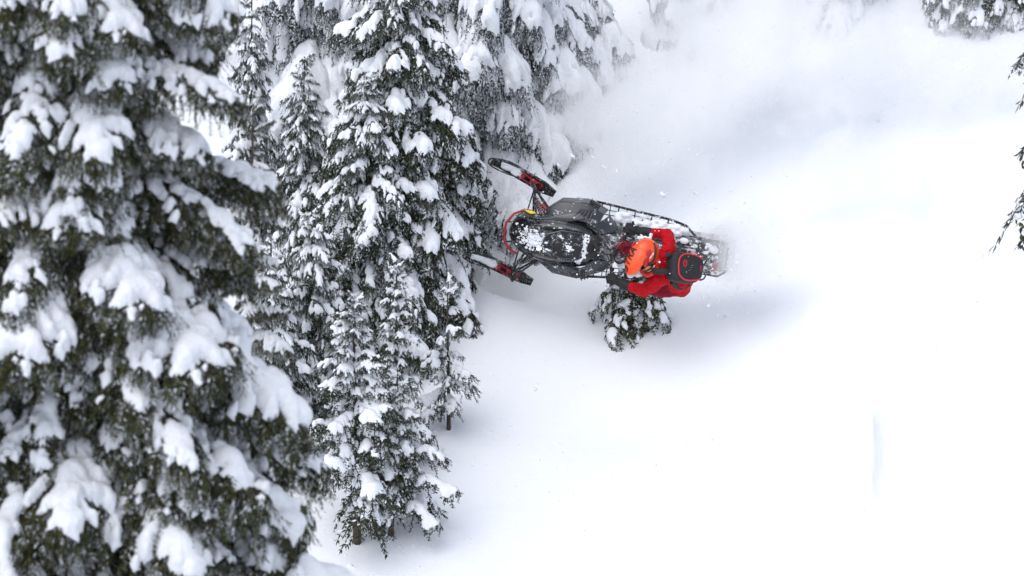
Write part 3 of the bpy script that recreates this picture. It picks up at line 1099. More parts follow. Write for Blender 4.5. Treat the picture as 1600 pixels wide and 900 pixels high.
ski(-1, .60, -.545, -R(24))
ski(1, .74, .53, -R(19))
for s in (-1, 1):
    cx = .54 if s < 0 else .68
    cy = -.50 if s < 0 else .53
    for nm, a, b, r in (("lower_arm", (.50, s * .14, .06), (cx, cy, .00), .013), ("lower_arm", (.24, s * .18, .05), (cx, cy, .00), .013),
                        ("upper_arm", (.46, s * .18, .17), (cx - .02, cy, .13), .011), ("upper_arm", (.28, s * .20, .16), (cx - .04, cy, .13), .011),
                        ("tie_rod", (.60, s * .10, .10), (cx - .01, cy, .08), .008), ("brace", (.36, s * .22, .20), (cx - .13, cy * .8, .10), .007)):
        sled_tube(nm, [a, b], r, M_BLK)
    # shock with its coil spring
    a, b = Vector((.34, s * .19, .30)), Vector((cx - .02, s * .41, .02))
    sh = sled_tube("shock", [a, b], .017, M_STEEL)
    d = b - a
    x = d.normalized().cross(Vector((0, 0, 1))).normalized()
    y = d.normalized().cross(x)
    P = [a + d * (.12 + .70 * t / 72) + (x * math.cos(t * .7) + y * math.sin(t * .7)) * .030 for t in range(73)]
    sled_tube("spring", P, .0055, M_REDM if s < 0 else M_BLK, sh, 5)
    sled_tube("reservoir", [(.30, s * .27, .25), (.40, s * .34, .17)], .022, M_REDM if s < 0 else M_STEEL)

# --- tunnel, seat, tank, running boards, rear
bm = bmesh.new()
loft(bm, [(-.22, 0, .185, .10, .22, 0), (-.8, 0, .185, .10, .215, 0), (-1.4, 0, .18, .09, .20, -.02), (-1.62, 0, .175, .07, .16, -.02)], 24, 9)
tun = bm_obj("tunnel", bm, M_TUNNEL, sled, angle=40)
for y in (-.10, .10):
    sled_tube("tunnel_rail", [(-.75, y, .222), (-1.48, y, .205)], .012, M_TUNNEL, tun, 6)
bm = bmesh.new()
loft(bm, [(-.26, 0, .13, .30, .44, .20), (-.40, 0, .15, .30, .43, .20), (-.58, 0, .14, .30, .40, .20), (-.64, 0, .13, .28, .36, .20)], 18, 3)
bm_obj("fuel_tank", bm, M_TUNNEL, sled, angle=50)
bm = bmesh.new()
loft(bm, [(-.60, 0, .10, .30, .41, .20), (-.75, 0, .135, .30, .42, .20), (-.98, 0, .14, .30, .43, .20), (-1.16, 0, .12, .28, .40, .20), (-1.20, 0, .09, .27, .36, .20)], 18, 3)
seat = bm_obj("seat", bm, mat_plain("seat_vinyl", (.02, .02, .022), rough=.6, snow=1, sscale=9, thr=.62), sled, angle=50)
for s in (-1, 1):
    # running board: outer rail, inner rail and rungs with open gaps
    root = link("running_board", None, sled)
    def edge(x):
        return s * float(np.interp(x, [-1.22, -1.05, -.2], [.30, .345, .435]))
    sled_tube("board_rail", [(x, edge(x), .0) for x in np.linspace(-.18, -1.22, 12)] + [(-1.34, s * .19, .0)], .014, M_BLK, root, 6)
    sled_tube("board_rail", [(-.15, s * .31, .005), (-1.20, s * .265, .005)], .006, M_BLK, root, 5)
    sled_tube("board_rail", [(-.15, s * .37, .002), (-1.20, s * .290, .002)], .005, M_BLK, root, 5)
    for i in range(11):
        x = -.24 - .095 * i
        sled_tube("board_rung", [(x, s * .18, .004), (x - .01, edge(x), .004)], .0085 if i % 2 == 0 else .006, M_BLK, root, 5)
    # snow packed on the board
    bm = bmesh.new()
    g = random.Random(8 + s)
    for i in range(60 if s < 0 else 34):
        x = g.uniform(-1.25, -.42)
        y = g.uniform(.20, abs(edge(x)) - .03)
        ball(bm, (x, s * y, .01 + g.uniform(0, .05)), g.uniform(.02, .055), 1, (1.2, 1, .8))
    o = bm_obj("board_snow", bm, M_LUMP, root)
    mod(o, 'REMESH', mode='VOXEL', voxel_size=.010, use_smooth_shade=True)
    mod(o, 'SMOOTH', iterations=2)
# snow on the tunnel
bm = bmesh.new()
g = random.Random(4)
for i in range(22):
    x = g.uniform(-1.6, -1.2)
    y = g.choice((-1, 1)) * g.uniform(.06, .19)
    ball(bm, (x, y, .20), g.uniform(.015, .05), 1, (1.5, 1, .5))
o = bm_obj("tunnel_snow", bm, M_LUMP, sled)
mod(o, 'REMESH', mode='VOXEL', voxel_size=.010, use_smooth_shade=True)
mod(o, 'SMOOTH', iterations=2)
sled_tube("rear_bumper", [(-1.35, -.19, .10), (-1.64, -.20, .12), (-1.72, -.14, .13), (-1.72, .14, .13), (-1.64, .20, .12), (-1.35, .19, .10)], .014, M_BLK, sled, 8, 0)
plate("snow_flap", [(-1.60, -.17, .14), (-1.60, .17, .14), (-1.71, .17, -.10), (-1.71, -.17, -.10)], [(0, 1, 2, 3)], M_BLK, sled, thick=.01, bev=.003)
plate("tail_light", [(-1.57, .02, .205), (-1.57, .16, .205), (-1.63, .16, .18), (-1.63, .02, .18)], [(0, 1, 2, 3)], M_REDM, sled, thick=.02, bev=.004)
# track with lugs
bm = bmesh.new()
path = []
for t in np.linspace(0, 1, 14):
    path.append((-.10 - 1.50 * t, -.03))
for t in np.linspace(math.pi / 2, math.pi * 1.5, 9):
    path.append((-1.61 + .13 * math.cos(t), -.16 + .13 * math.sin(t)))
for t in np.linspace(0, 1, 10):
    path.append((-1.57 + 1.07 * t, -.29))
path += [(-.30, -.22), (-.08, -.12)]
rings = []
for i, (x, z) in enumerate(path):
    rings.append([bm.verts.new((x, -.19, z)), bm.verts.new((x, .19, z))])
for i in range(len(rings)):
    a, b = rings[i], rings[(i + 1) % len(rings)]
    bm.faces.new((a[0], a[1], b[1], b[0]))
trk = bm_obj("track", bm, M_TRACK, sled, smooth=False)
mod(trk, 'SOLIDIFY', thickness=.015, offset=0)
bm = bmesh.new()
for i in range(13, len(path) - 1):
    p0 = Vector((path[i][0], 0, path[i][1]))
    p1 = Vector((path[i + 1][0], 0, path[i + 1][1]))
    n_ = max(1, int((p1 - p0).length / .07))
    for k in range(n_):
        p = p0.lerp(p1, k / n_)
        t = (p1 - p0).normalized()
        nrm = Vector((t.z, 0, -t.x))
        if nrm.dot(p - Vector((-.9, 0, -.16))) < 0:
            nrm = -nrm
        for yy in (-.12, 0, .12):
            mm = Matrix(((t.x, 0, nrm.x), (0, 1, 0), (t.z, 0, nrm.z)))
            box(bm, p + nrm * .035 + Vector((0, yy, 0)), (.012, .10, .065), mm)
o = bm_obj("track_lugs", bm, M_TRACK, trk, smooth=False)
tag(o, kind="stuff")
for s in (-1, 1):
    sled_tube("skid_rail", [(-.25, s * .11, -.20), (-.45, s * .11, -.27), (-1.55, s * .11, -.27)], .012, M_BLK, sled, 6)

# --- console, steering post, bars, levers, cables and the grab loop
bm = bmesh.new()
loft(bm, [(-.10, 0, .12, .40, .455, .36), (-.20, 0, .15, .41, .475, .34), (-.30, 0, .13, .41, .47, .34), (-.36, 0, .07, .41, .44, .34)], 14, 3.5)
bm_obj("console", bm, M_BLK, sled, angle=45)
bm = bmesh.new()
box(bm, (-.21, .0, .485), (.055, .10, .02), Matrix.Rotation(-.4, 3, 'Y'))
o = bm_obj("gauge", bm, M_BLKC, sled, smooth=False)
mod(o, 'BEVEL', width=.006, segments=2)
g = random.Random(12)
bm = bmesh.new()
for i in range(150):
    y = g.uniform(-.14, .21)
    ball(bm, (-.135 + g.gauss(0, .016) + (.05 if y > .15 else 0), y, hood_z(-.13, y) + .015), g.uniform(.003, .013), 1, (1.1, 1.5, .6))
for i in range(420):                                  # wind-blown dusting on the nose and on the cover
    x, y = g.gauss(.44, .085), g.gauss(.02, .055)
    y += (.44 - x) * .25
    ball(bm, (x, y, hood_z(x, y) + (.014 if x < .33 else .0)), min(.017, abs(g.gauss(0, .0065)) + .0025), 1, (1.7, 1.1, .5))
for i in range(170):
    x, y = g.gauss(.08, .055), g.gauss(0, .03)
    y += (.08 - x) * .9 + .01
    ball(bm, (x, y, hood_z(x, y) + .016), min(.014, abs(g.gauss(0, .0065)) + .0025), 1, (1.5, 1.1, .5))
o = bm_obj("hood_snow", bm, M_LUMP, sled)
# ------------------------------------------------------------------ handlebar (part of the sled)
def WP(u, v, h):
    """point seen at (u, v), h metres nearer the camera than the sled's own middle"""
    return ray(u, v) * (52.3 - h)


MSi = MS.inverted()


def SL(u, v, h):
    return MSi @ WP(u, v, h)


HB = [SL(989, 350, .60), SL(981, 364, .61), SL(966, 386, .62), SL(957, 396, .63), SL(955, 410, .64), SL(956, 428, .62), SL(956, 446, .60)]
bar = sled_tube("handlebar", HB, .013, M_BLK, sled, 8, 4)
sled_tube("grip", [HB[0], HB[1]], .019, M_BLKC, bar, 8)
sled_tube("grip", [SL(956, 426, .62), HB[6]], .019, M_BLKC, bar, 8)
sled_tube("steering_post", [(-.26, .01, .36), SL(946, 391, .54), SL(957, 398, .63)], .024, M_STEEL, sled, 8)
sled_tube("riser", [SL(938, 386, .50), SL(956, 388, .62)], .013, M_STEEL, bar, 6)
sled_tube("riser", [SL(937, 396, .50), SL(955, 404, .63)], .013, M_STEEL, bar, 6)
bm = bmesh.new()
ball(bm, SL(957, 397, .645), .034, 2, (1, 1.5, .6))
bm_obj("bar_pad", bm, M_BLK, bar)
# brake and throttle levers, switch blocks
for c, nm in ((SL(976, 371, .63), "switch_block"), (SL(956, 421, .64), "switch_block")):
    bm = bmesh.new()
    ball(bm, c, .026, 2, (1.1, 1, .9))
    bm_obj(nm, bm, M_BLKC, bar)
sled_tube("brake_lever", [SL(957, 418, .66), SL(949, 420, .66), SL(947, 430, .65), SL(949, 443, .63)], .007, M_BLK, bar, 6, 3)
sled_tube("throttle_lever", [SL(975, 372, .66), SL(974, 364, .66), SL(979, 357, .64)], .006, M_REDM, bar, 6, 3)
# cables
for pts in ([(926, 352, .42), (938, 372, .58), (948, 384, .66), (956, 396, .66)],
            [(912, 345, .40), (930, 362, .52), (944, 380, .62), (952, 392, .66)],
            [(930, 402, .44), (942, 395, .60), (950, 402, .68), (953, 416, .68), (955, 424, .64)],
            [(926, 410, .42), (938, 400, .52), (946, 398, .62), (954, 398, .66)],
            [(922, 398, .42), (935, 388, .52), (948, 388, .62), (958, 392, .66)]):
    sled_tube("cable", [SL(*p) for p in pts], .006, M_BLK, sled, 6, 5)
# round grab loop behind the bars and the red strap by the throttle
P = [(968.5 + 8.5 * math.cos(t) + 1.5 * math.sin(t), 402 - 9.5 * math.sin(t) + 1 * math.cos(t)) for t in np.linspace(0, 2 * math.pi, 22)]
sled_tube("grab_loop", [SL(u, v, .60 + .02 * math.sin(i)) for i, (u, v) in enumerate(P)], .010, M_BLK, sled, 6)
sled_tube("red_strap", [SL(962, 392, .60), SL(968, 382, .63), SL(978, 376, .60), SL(984, 380, .55)], .016, M_REDM, sled, 6, 4)
sled_tube("red_strap", [SL(962, 398, .56), SL(970, 386, .58), SL(982, 384, .52)], .013, M_REDM, sled, 6, 4)

# ------------------------------------------------------------------ the rider
def mat_cloth(name, col, dark=.55):
    m, nt, b = material(name)
    tc = nd(nt, "ShaderNodeTexCoord")
    n0 = nd(nt, "ShaderNodeTexNoise", Scale=14.0, Detail=4.0)
    nt.links.new(tc.outputs["Object"], n0.inputs["Vector"])
    nt.links.new(ramp(nt, n0.outputs[0], [(.3, tuple(c * .8 for c in col)), (.7, tuple(c * 1.1 for c in col))]), b.inputs["Base Color"])
    b.inputs["Roughness"].default_value = .75
    b.inputs["Specular IOR Level"].default_value = .2
    mp = nd(nt, "ShaderNodeMapping")
    mp.inputs["Scale"].default_value = (1.0, 1.0, 2.4)
    mp.inputs["Rotation"].default_value = (.5, .8, .3)
    nt.links.new(tc.outputs["Object"], mp.inputs[0])
    n1 = nd(nt, "ShaderNodeTexNoise", Scale=9.0, Detail=3.0, Distortion=1.2)
    nt.links.new(mp.outputs[0], n1.inputs["Vector"])
    bp = nd(nt, "ShaderNodeBump", Strength=1.0, Distance=.035)
    nt.links.new(n1.outputs[0], bp.inputs["Height"])
    nt.links.new(bp.outputs[0], b.inputs["Normal"])
    return m


M_JACKET = mat_cloth("jacket_red", (.52, .002, .010))
M_TROUS = mat_cloth("trousers_dark_red", (.26, .006, .022))
M_GLOVE = mat_plain("glove_black", (.010, .010, .011), rough=.7, bump=.5)
M_ORANGE = mat_plain("helmet_orange", (.90, .085, .006), rough=.32, var=.03, coat=.3)
M_HRED = mat_plain("helmet_red", (.50, .008, .030), rough=.35, var=.05)
M_INK = mat_plain("ink_dark", (.030, .012, .020), rough=.5)
M_WHITE = mat_plain("white_print", (.75, .75, .78), rough=.5)
M_AMBER = mat_plain("goggle_amber", (.85, .33, .01), rough=.08, var=.1, coat=1)
M_PACK = mat_plain("pack_black", (.016, .017, .019), rough=.75, bump=.7, bscale=35)
M_PIPE = mat_plain("piping_red", (.75, .015, .035), rough=.5)

PO = WP(1040, 420, .8)
MP = Matrix.Translation(PO)
MPi = MP.inverted()
person = link("person", None)
person.matrix_world = MP
tag(person, "rider in a red jacket and orange helmet leaning over the sled's handlebars", "person")


def PL(u, v, h):
    return MPi @ WP(u, v, h)


def flesh(name, chains, mat, parent, voxel=.011, disp=.0, smooth=4, folds=0):
    """tapering limbs fused into one continuous skin"""
    bm = bmesh.new()
    for ch in chains:
        pts = [Vector(p) for p, r in ch]
        rad = [r for p, r in ch]
        for i in range(len(pts) - 1):
            n = max(2, int((pts[i + 1] - pts[i]).length / (min(rad[i], rad[i + 1]) * .33)))
            for k in range(n + 1):
                t = k / n
                t2 = t
                r = rad[i] + (rad[i + 1] - rad[i]) * t2
                if folds:
                    r *= 1 + folds * math.sin(k * 2.1 + i * 1.7) * (.5 + .5 * math.sin(k * .9 + i))
                ball(bm, pts[i].lerp(pts[i + 1], t), r, 2)
    o = bm_obj(name, bm, mat, parent)
    mod(o, 'REMESH', mode='VOXEL', voxel_size=voxel, use_smooth_shade=True)
    mod(o, 'SMOOTH', iterations=smooth, factor=.5)
    if disp:
        tx = bpy.data.textures.new(name + "_folds", 'CLOUDS')
        tx.noise_scale = .11
        tx.noise_depth = 2
        d = mod(o, 'DISPLACE', strength=disp, mid_level=.5)
        d.texture = tx
        d.texture_coords = 'LOCAL'
    return o


S_R, E_R, W_R = (1045, 393, 1.04), (1042, 366, .86), (1016, 364, .74)
S_L, E_L, W_L = (1034, 434, 1.02), (1006, 455, .86), (982, 447, .74)
flesh("body", [
    [(PL(1062, 440, .62), .150), (PL(1058, 432, .78), .150), (PL(1044, 416, .92), .165), (PL(1034, 408, .98), .150), (PL(1022, 404, 1.02), .085)],
    [(PL(1042, 397, .98), .105), (PL(1036, 428, .97), .11)],
    [(PL(*S_R), .088), (PL(1045, 379, .97), .078), (PL(*E_R), .070), (PL(*W_R), .052)],
    [(PL(*S_L), .095), (PL(1020, 446, .95), .085), (PL(*E_L), .074), (PL(*W_L), .054)],
    [(PL(1060, 440, .70), .14), (PL(1062, 446, .60), .13)],
], M_JACKET, person, voxel=.010, disp=.045, folds=.05)
flesh("trousers", [
    [(PL(1056, 438, .52), .155), (PL(1062, 447, .55), .135)],
    [(PL(1054, 432, .50), .12), (PL(1015, 405, .52), .095), (PL(978, 391, .46), .080), (PL(1000, 397, .28), .066), (PL(1036, 402, .16), .05)],
    [(PL(1060, 445, .56), .135), (PL(1034, 452, .48), .10), (PL(1012, 448, .36), .080), (PL(1030, 436, .16), .062), (PL(1048, 428, .02), .055)],
], M_TROUS, person, voxel=.012, disp=.04, folds=.05)
for p0, p1 in (((1036, 402, .16), (1020, 401, .06)), ((1048, 428, .02), (1028, 430, -.02))):
    flesh("boot", [[(PL(*p0), .062), (PL(*p1), .052)]], M_GLOVE, person, voxel=.012)
# cuffs
for a, b in ((W_R, (996, 361, .66)), (W_L, (965, 440, .67))):
    flesh("cuff", [[(PL(*a), .062), (PL(*[x + (y - x) * .5 for x, y in zip(a, b)]), .060), (PL(*b), .048)]], M_GLOVE, person, voxel=.008, disp=.015)


def glove(name, wrist, knuckle_c, across, grip_dir, thumb_side):
    """palm and five fingers curling round the grip. across: from index to little finger; grip_dir: where the fingers wrap"""
    fing = []
    palm_dir = (knuckle_c - wrist).normalized()
    ax = across.normalized()
    wrap = grip_dir.normalized()
    chains = [[(wrist, .040), (wrist.lerp(knuckle_c, .55), .046), (knuckle_c - palm_dir * .01, .036)]]
    for off, ln in ((-.044, .92), (-.015, 1.05), (.015, 1.0), (.043, .82)):
        k = knuckle_c + ax * off
        chains.append([(wrist.lerp(k, .55), .020), (k, .0165)])
        a = k + palm_dir * .040 * ln + wrap * .006
        b = a + palm_dir * .012 * ln + wrap * .036 * ln
        c = b - palm_dir * .030 * ln + wrap * .014 * ln
        chains.append([(k, .0185), (a, .0160), (b, .0145), (c, .0125)])
    t0 = wrist.lerp(knuckle_c, .35) - ax * .035
    t1 = t0 - ax * .030 + palm_dir * .030 + wrap * .008
    t2 = t1 + palm_dir * .034 + ax * .004 + wrap * .018
    chains.append([(t0, .020), (t1, .0165), (t2, .0130)])
    return flesh(name, chains, M_GLOVE, person, voxel=.0045, smooth=2)


glove("glove", PL(998, 361, .66), PL(985, 357, .665), PL(990, 344, .64) - PL(980, 366, .64), -CB - CR * .3, 1)
glove("glove", PL(966, 440, .67), PL(957, 437, .675), PL(954, 450, .62) - PL(956, 428, .62), -CB - CR * .1, 1)
for p in ((1001, 362, .715), (968, 441, .725)):
    bm = bmesh.new()
    ball(bm, PL(*p), .014, 1, (.5, 1, 1))
    bm_obj("glove_tab", bm, M_STEEL, person)
# raised thumb of the right glove
flesh("glove_thumb", [[(PL(990, 353, .68), .020), (PL(989, 347, .70), .014)]], M_GLOVE, person, voxel=.005)

# --- helmet, in its own frame: x forward, y = rider's right, z up
hf = (CR * -.32 + CU * -.90 + CB * -.20).normalized()
hp = (CR * -.64 + CU * .12 + CB * .75)
hp = (hp - hf * hp.dot(hf)).normalized()
hw = hf.cross(hp)
HC = PL(1008, 396, 1.12)
MH = Matrix(((hf.x, hw.x, hp.x, HC.x), (hf.y, hw.y, hp.y, HC.y), (hf.z, hw.z, hp.z, HC.z), (0, 0, 0, 1))) @ Matrix.Scale(1.14, 4)
bm = bmesh.new()
bmesh.ops.create_uvsphere(bm, u_segments=40, v_segments=26, radius=1)
for v in bm.verts:
    x, y, z = v.co
    sx = .150 if x < 0 else .135
    v.co = Vector((x * sx, y * .125, z * .135 - (.02 * max(0, -z))))
    if z > .2:
        v.co.z += .006 * math.exp(-(y / .35) ** 2)                    # spine ridge
    e = abs(abs(y) - .55)
    v.co += Vector((0, 0, 1)) * .004 * math.exp(-(e / .10) ** 2) * (z > 0)
helmet = bm_obj("helmet", bm, M_ORANGE, person, angle=60)
helmet.matrix_local = MH
# chin bar
P = [(.0, -.118, -.06), (.07, -.118, -.085), (.15, -.090, -.105), (.195, -.045, -.110), (.205, 0, -.110), (.195, .045, -.110), (.15, .090, -.105), (.07, .118, -.085), (.0, .118, -.06)]
bm = bmesh.new()
tube(bm, smooth_path(P, 4), .030, 8)
for v in bm.verts:
    pass
bm_obj("chin_guard", bm, mat_plain("chin_red", (.72, .022, .010), rough=.35), helmet)
for s in (-1, 1):
    plate("chin_vent", [(.10, s * .142, -.08), (.17, s * .105, -.09), (.165, s * .11, -.115), (.10, s * .140, -.112)], [(0, 1, 2, 3)], M_INK, helmet, thick=.006, bev=.001, offset=0)
    # red side flash and dark strap
    bm = bmesh.new()
    tube(bm, smooth_path([(.10, s * .098, .045), (.06, s * .122, .020), (.0, s * .130, .0), (-.08, s * .112, -.0), (-.13, s * .06, -.0)], 4), [.012] * 17, 6)
    bm_obj("goggle_strap", bm, M_INK, helmet)
    bm = bmesh.new()
    for k, (x0, z0) in enumerate(((.05, .07), (.01, .085), (-.04, .085))):
        ball(bm, (x0 + .01, s * .104, z0 - .01), .027, 2, (1.9, .5, 1.0))
    bm_obj("side_flash", bm, M_HRED, helmet)
    for k, (x0, z0) in enumerate(((-.02, .060), (-.05, .045), (.07, -.035))):
        plate("white_mark", [(x0, s * .126, z0), (x0 + .025, s * .126, z0 + .004), (x0 + .018, s * .127, z0 - .012), (x0 - .006, s * .127, z0 - .010)], [(0, 1, 2, 3)], M_WHITE, helmet, thick=.01, bev=.001, offset=0)
# face opening, nose and cheeks in a black balaclava, goggles
bm = bmesh.new()
ball(bm, (.075, 0, -.045), 1, 3, (.075, .085, .085))
ball(bm, (.148, 0, -.055), .020, 2, (1, .8, 1.2))
bm_obj("balaclava", bm, M_BLKC, helmet)
bm = bmesh.new()
n = 14
fr = []
for i in range(n + 1):
    a = -1.15 + 2.3 * i / n
    fr.append([Vector((.145 * math.cos(a) + .018, .118 * math.sin(a), z)) for z in (.040, -.048 + (.016 if abs(i - n / 2) < 1.5 else 0))])
top_ = [p[0] for p in fr]
bot_ = [p[1] for p in fr]
tube(bm, top_ + bot_[::-1] + [top_[0]], .014, 6)
gog = bm_obj("goggles", bm, M_INK, helmet)
bm = bmesh.new()
ra = [[bm.verts.new(p[0].lerp(p[1], t) * (1 + .05 * math.sin(math.pi * t))) for t in (0, .25, .5, .75, 1)] for p in fr]
for i in range(n):
    for k in range(4):
        bm.faces.new((ra[i][k], ra[i][k + 1], ra[i + 1][k + 1], ra[i + 1][k]))
bm_obj("lens", bm, M_AMBER, gog)


# visor
def VS(a, b, up=0):
    """a: 0 at the crown .. 1 at the tip, b: -1..1 across"""
    x = -.055 + .285 * a
    z = .132 + .040 * math.sin(min(a, 1) * 2.1) - .012 * a ** 3
    w = .114 - .014 * a - .050 * max(0, a - .72) ** 1.5 * 6
    w *= min(1, .78 + a * 1.2)
    zz = z - .040 * b * b - .012 * abs(b) ** 6
    return Vector((x - .02 * b * b * a, w * b, zz + up))


bm = bmesh.new()
na, nb = 22, 16
gr = [[bm.verts.new(VS(i / na, -1 + 2 * j / nb)) for j in range(nb + 1)] for i in range(na + 1)]
for i in range(na):
    for j in range(nb):
        bm.faces.new((gr[i][j], gr[i][j + 1], gr[i + 1][j + 1], gr[i + 1][j]))
visor = bm_obj("visor", bm, M_ORANGE, helmet, angle=50)
mod(visor, 'SOLIDIFY', thickness=.008, offset=-1)
# lettering on the visor: slanted angular strokes laid on its skin, read from tip to crown
LET = {
    'S': [[(.9, .95), (.25, .95), (.1, .75), (.25, .52), (.75, .48), (.9, .25), (.75, .05), (.1, .05)]],
    'T': [[(0, .95), (1, .95)], [(.5, .95), (.5, .0)]],
    'R': [[(.12, .0), (.12, .95), (.75, .95), (.88, .72), (.75, .48), (.12, .48)], [(.5, .48), (.95, .0)]],
    'A': [[(.0, .0), (.5, .98), (1, .0)], [(.25, .32), (.75, .32)]],
    'M': [[(.05, 0), (.05, .95), (.5, .4), (.95, .95), (.95, 0)]],
    'K': [[(.1, 0), (.1, .95)], [(.9, .95), (.1, .45), (.95, 0)]],
}


def strokes(text, place, width, name, mat, parent, gap=.30, slant=.22, up=.0025):
    """strokes of TEXT as thin raised ribbons; place(x, y, lift) maps text units to the surface"""
    bm = bmesh.new()
    x0 = 0
    for ch in text:
        for st in LET[ch]:
            for (ax, ay), (bx, by) in zip(st[:-1], st[1:]):
                d = Vector((bx - ax, by - ay))
                n_ = Vector((-d.y, d.x)).normalized() * width / 2
                e = d.normalized() * width * .3
                k = 4
                prev = None
                for i in range(k + 1):
                    t = i / k
                    c = Vector((ax, ay)) - e + (d + 2 * e) * t
                    q = [c + n_, c - n_]
                    vv = [bm.verts.new(place(x0 + p.x + slant * p.y, p.y, up)) for p in q]
                    if prev:
                        bm.faces.new((prev[0], prev[1], vv[1], vv[0]))
                    prev = vv
        x0 += 1 + gap
    o = bm_obj(name, bm, mat, parent, smooth=False)
    mod(o, 'SOLIDIFY', thickness=.0012, offset=0)
    return o


strokes("STRA", lambda x, y, up: VS(.93 - x / 5.1 * .86, .04 + y * .84, up + .001), .26, "visor_lettering", M_INK, visor)
strokes("RMK", lambda x, y, up: Vector((.60 - x * .038, -hood_w(.55) * .80 - y * .034 + .02, hood_z(.60 - x * .038, hood_w(.55) * .80) + .006)), .16, "hood_lettering", M_GREYTXT, hood)

# shoulder yoke and straps
for pts, r in (([(1020, 424, 1.17), (1034, 424, 1.20), (1048, 424, 1.17)], .034), ([(1050, 440, 1.00), (1056, 447, .88), (1066, 449, .80), (1077, 443, .80)], .030),
               ([(1040, 399, 1.17), (1048, 398, 1.17)], .03)):
    bm = bmesh.new()
    tube(bm, smooth_path([PL(*p) for p in pts], 5), r, 8)
    bm_obj("harness_strap", bm, M_PACK, person)
bm = bmesh.new()
for i in range(26):
    g_ = random.Random(i)
    ball(bm, PL(g_.uniform(996, 1018), 373 + g_.uniform(-4, 4) - (3 if i % 3 else 0), .93 + g_.uniform(-.05, .05)), g_.uniform(.008, .026), 1)
o = bm_obj("sleeve_snow", bm, M_LUMP, person)
mod(o, 'REMESH', mode='VOXEL', voxel_size=.007, use_smooth_shade=True)

# ------------------------------------------------------------------ backpack
e1 = (CR * .93 + CU * -.10 + CB * -.33).normalized()
e2 = (CU - e1 * CU.dot(e1)).normalized()
e2 = (e2 * math.cos(R(-6)) + e1 * math.sin(R(-6))).normalized()
e2 = (e2 - e1 * e2.dot(e1)).normalized()
e3 = e1.cross(e2)
e2 = (e2 * math.cos(R(-8)) + e3 * math.sin(R(-8))).normalized()
e3 = e1.cross(e2)
BC = WP(1070, 419, 1.10)
MB = Matrix(((e1.x, e2.x, e3.x, BC.x), (e1.y, e2.y, e3.y, BC.y), (e1.z, e2.z, e3.z, BC.z), (0, 0, 0, 1)))
pack = link("backpack", None)
pack.matrix_world = MB
tag(pack, "black backpack with red piping and a round red emblem on the rider's back", "backpack")


def SE(th, ph, a=.195, b=.165, c=.105, e=.42):
    f = lambda v: math.copysign(abs(v) ** e, v)
    return Vector((a * f(math.cos(ph)) * f(math.cos(th)), b * f(math.cos(ph)) * f(math.sin(th)), c * f(math.sin(ph))))


bm = bmesh.new()
nu, nv = 40, 22
gr = []
for j in range(nv + 1):
    gr.append([bm.verts.new(SE(2 * math.pi * i / nu, -math.pi / 2 + math.pi * j / nv)) for i in range(nu)])
for j in range(nv):
    for i in range(nu):
        bm.faces.new((gr[j][i], gr[j][(i + 1) % nu], gr[j + 1][(i + 1) % nu], gr[j + 1][i]))
bmesh.ops.remove_doubles(bm, verts=bm.verts, dist=1e-5)
for v in bm.verts:
    if v.co.x > 0:
        v.co.y *= 1 - .22 * (v.co.x / .195) ** 2
        v.co.z *= 1 - .18 * (v.co.x / .195) ** 2
    v.co += v.co.normalized() * noise.noise(v.co * 11) * .010


def packz(x, y):
    c = Vector((x, y, .3))
    return None


bm.normal_update()
from mathutils.bvhtree import BVHTree
bm.faces.ensure_lookup_table()
PB = BVHTree.FromBMesh(bm)
bm_obj("pack_body", bm, M_PACK, pack)


def onpack(x, y, lift=.003):
    h = PB.ray_cast(Vector((x, y, .5)), Vector((0, 0, -1)))[0]
    return Vector((x, y, (h.z if h else .03) + lift))


P = [(.17, .112), (.10, .138), (.02, .148), (-.05, .138), (-.10, .10), (-.115, .03), (-.115, -.04), (-.10, -.10), (-.04, -.142), (.04, -.146), (.12, -.132), (.16, -.112)]
P = smooth_path([(x, y, 0) for x, y in P], 4)
bm = bmesh.new()
tube(bm, [onpack(p.x, p.y, .004) for p in P], .0085, 6)
bm_obj("piping", bm, M_PIPE, pack)
# round emblem: ring and an angular mark inside
bm = bmesh.new()
tube(bm, [onpack(-.04 + .020 * math.cos(t), .035 + .036 * math.sin(t), .004) for t in np.linspace(0, 2 * math.pi, 24)], .0038, 5)
em = bm_obj("emblem", bm, M_PIPE, pack)
bm = bmesh.new()
tube(bm, [onpack(x, y, .004) for x, y in ((-.052, .055), (-.030, .050), (-.048, .034), (-.030, .028), (-.050, .014))], .0032, 5)
bm_obj("emblem_mark", bm, M_PIPE, em)
bm = bmesh.new()
tube(bm, [onpack(x, y, .003) for x, y in ((.150, .035), (.156, .015), (.148, .005), (.160, -.015), (.152, -.03))], .004, 5)
bm_obj("small_mark", bm, M_PIPE, pack)
for x, y, a in ((.045, .02, .4), (.03, -.005, .2), (.015, -.035, .5), (-.02, -.06, 1.4)):
    bm = bmesh.new()
    d = Vector((math.cos(a), math.sin(a))) * .012
    tube(bm, [onpack(x - d.x, y - d.y, .003), onpack(x + d.x, y + d.y, .003)], .0028, 5)
    bm_obj("zip_pull", bm, M_STEEL, pack)
for pts in ([(-.105, .13), (-.02, .155), (.05, .15)], [(.02, .12), (.03, .0), (.02, -.13)]):
    bm = bmesh.new()
    tube(bm, [onpack(p.x, p.y, .001) for p in smooth_path([(x, y, 0) for x, y in pts], 5)], .006, 6)
    bm_obj("seam", bm, M_BLKC, pack)
for pts in ([(.185, .03, .04), (.21, .06, .05), (.235, .10, .05), (.245, .105, .05)], [(.17, -.12, .02), (.205, -.11, .04), (.225, -.08, .05), (.225, -.055, .05), (.205, -.05, .05)]):
    bm = bmesh.new()
    tube(bm, smooth_path(pts, 4), .0085, 6)
    bm_obj("loose_strap", bm, M_PACK, pack)

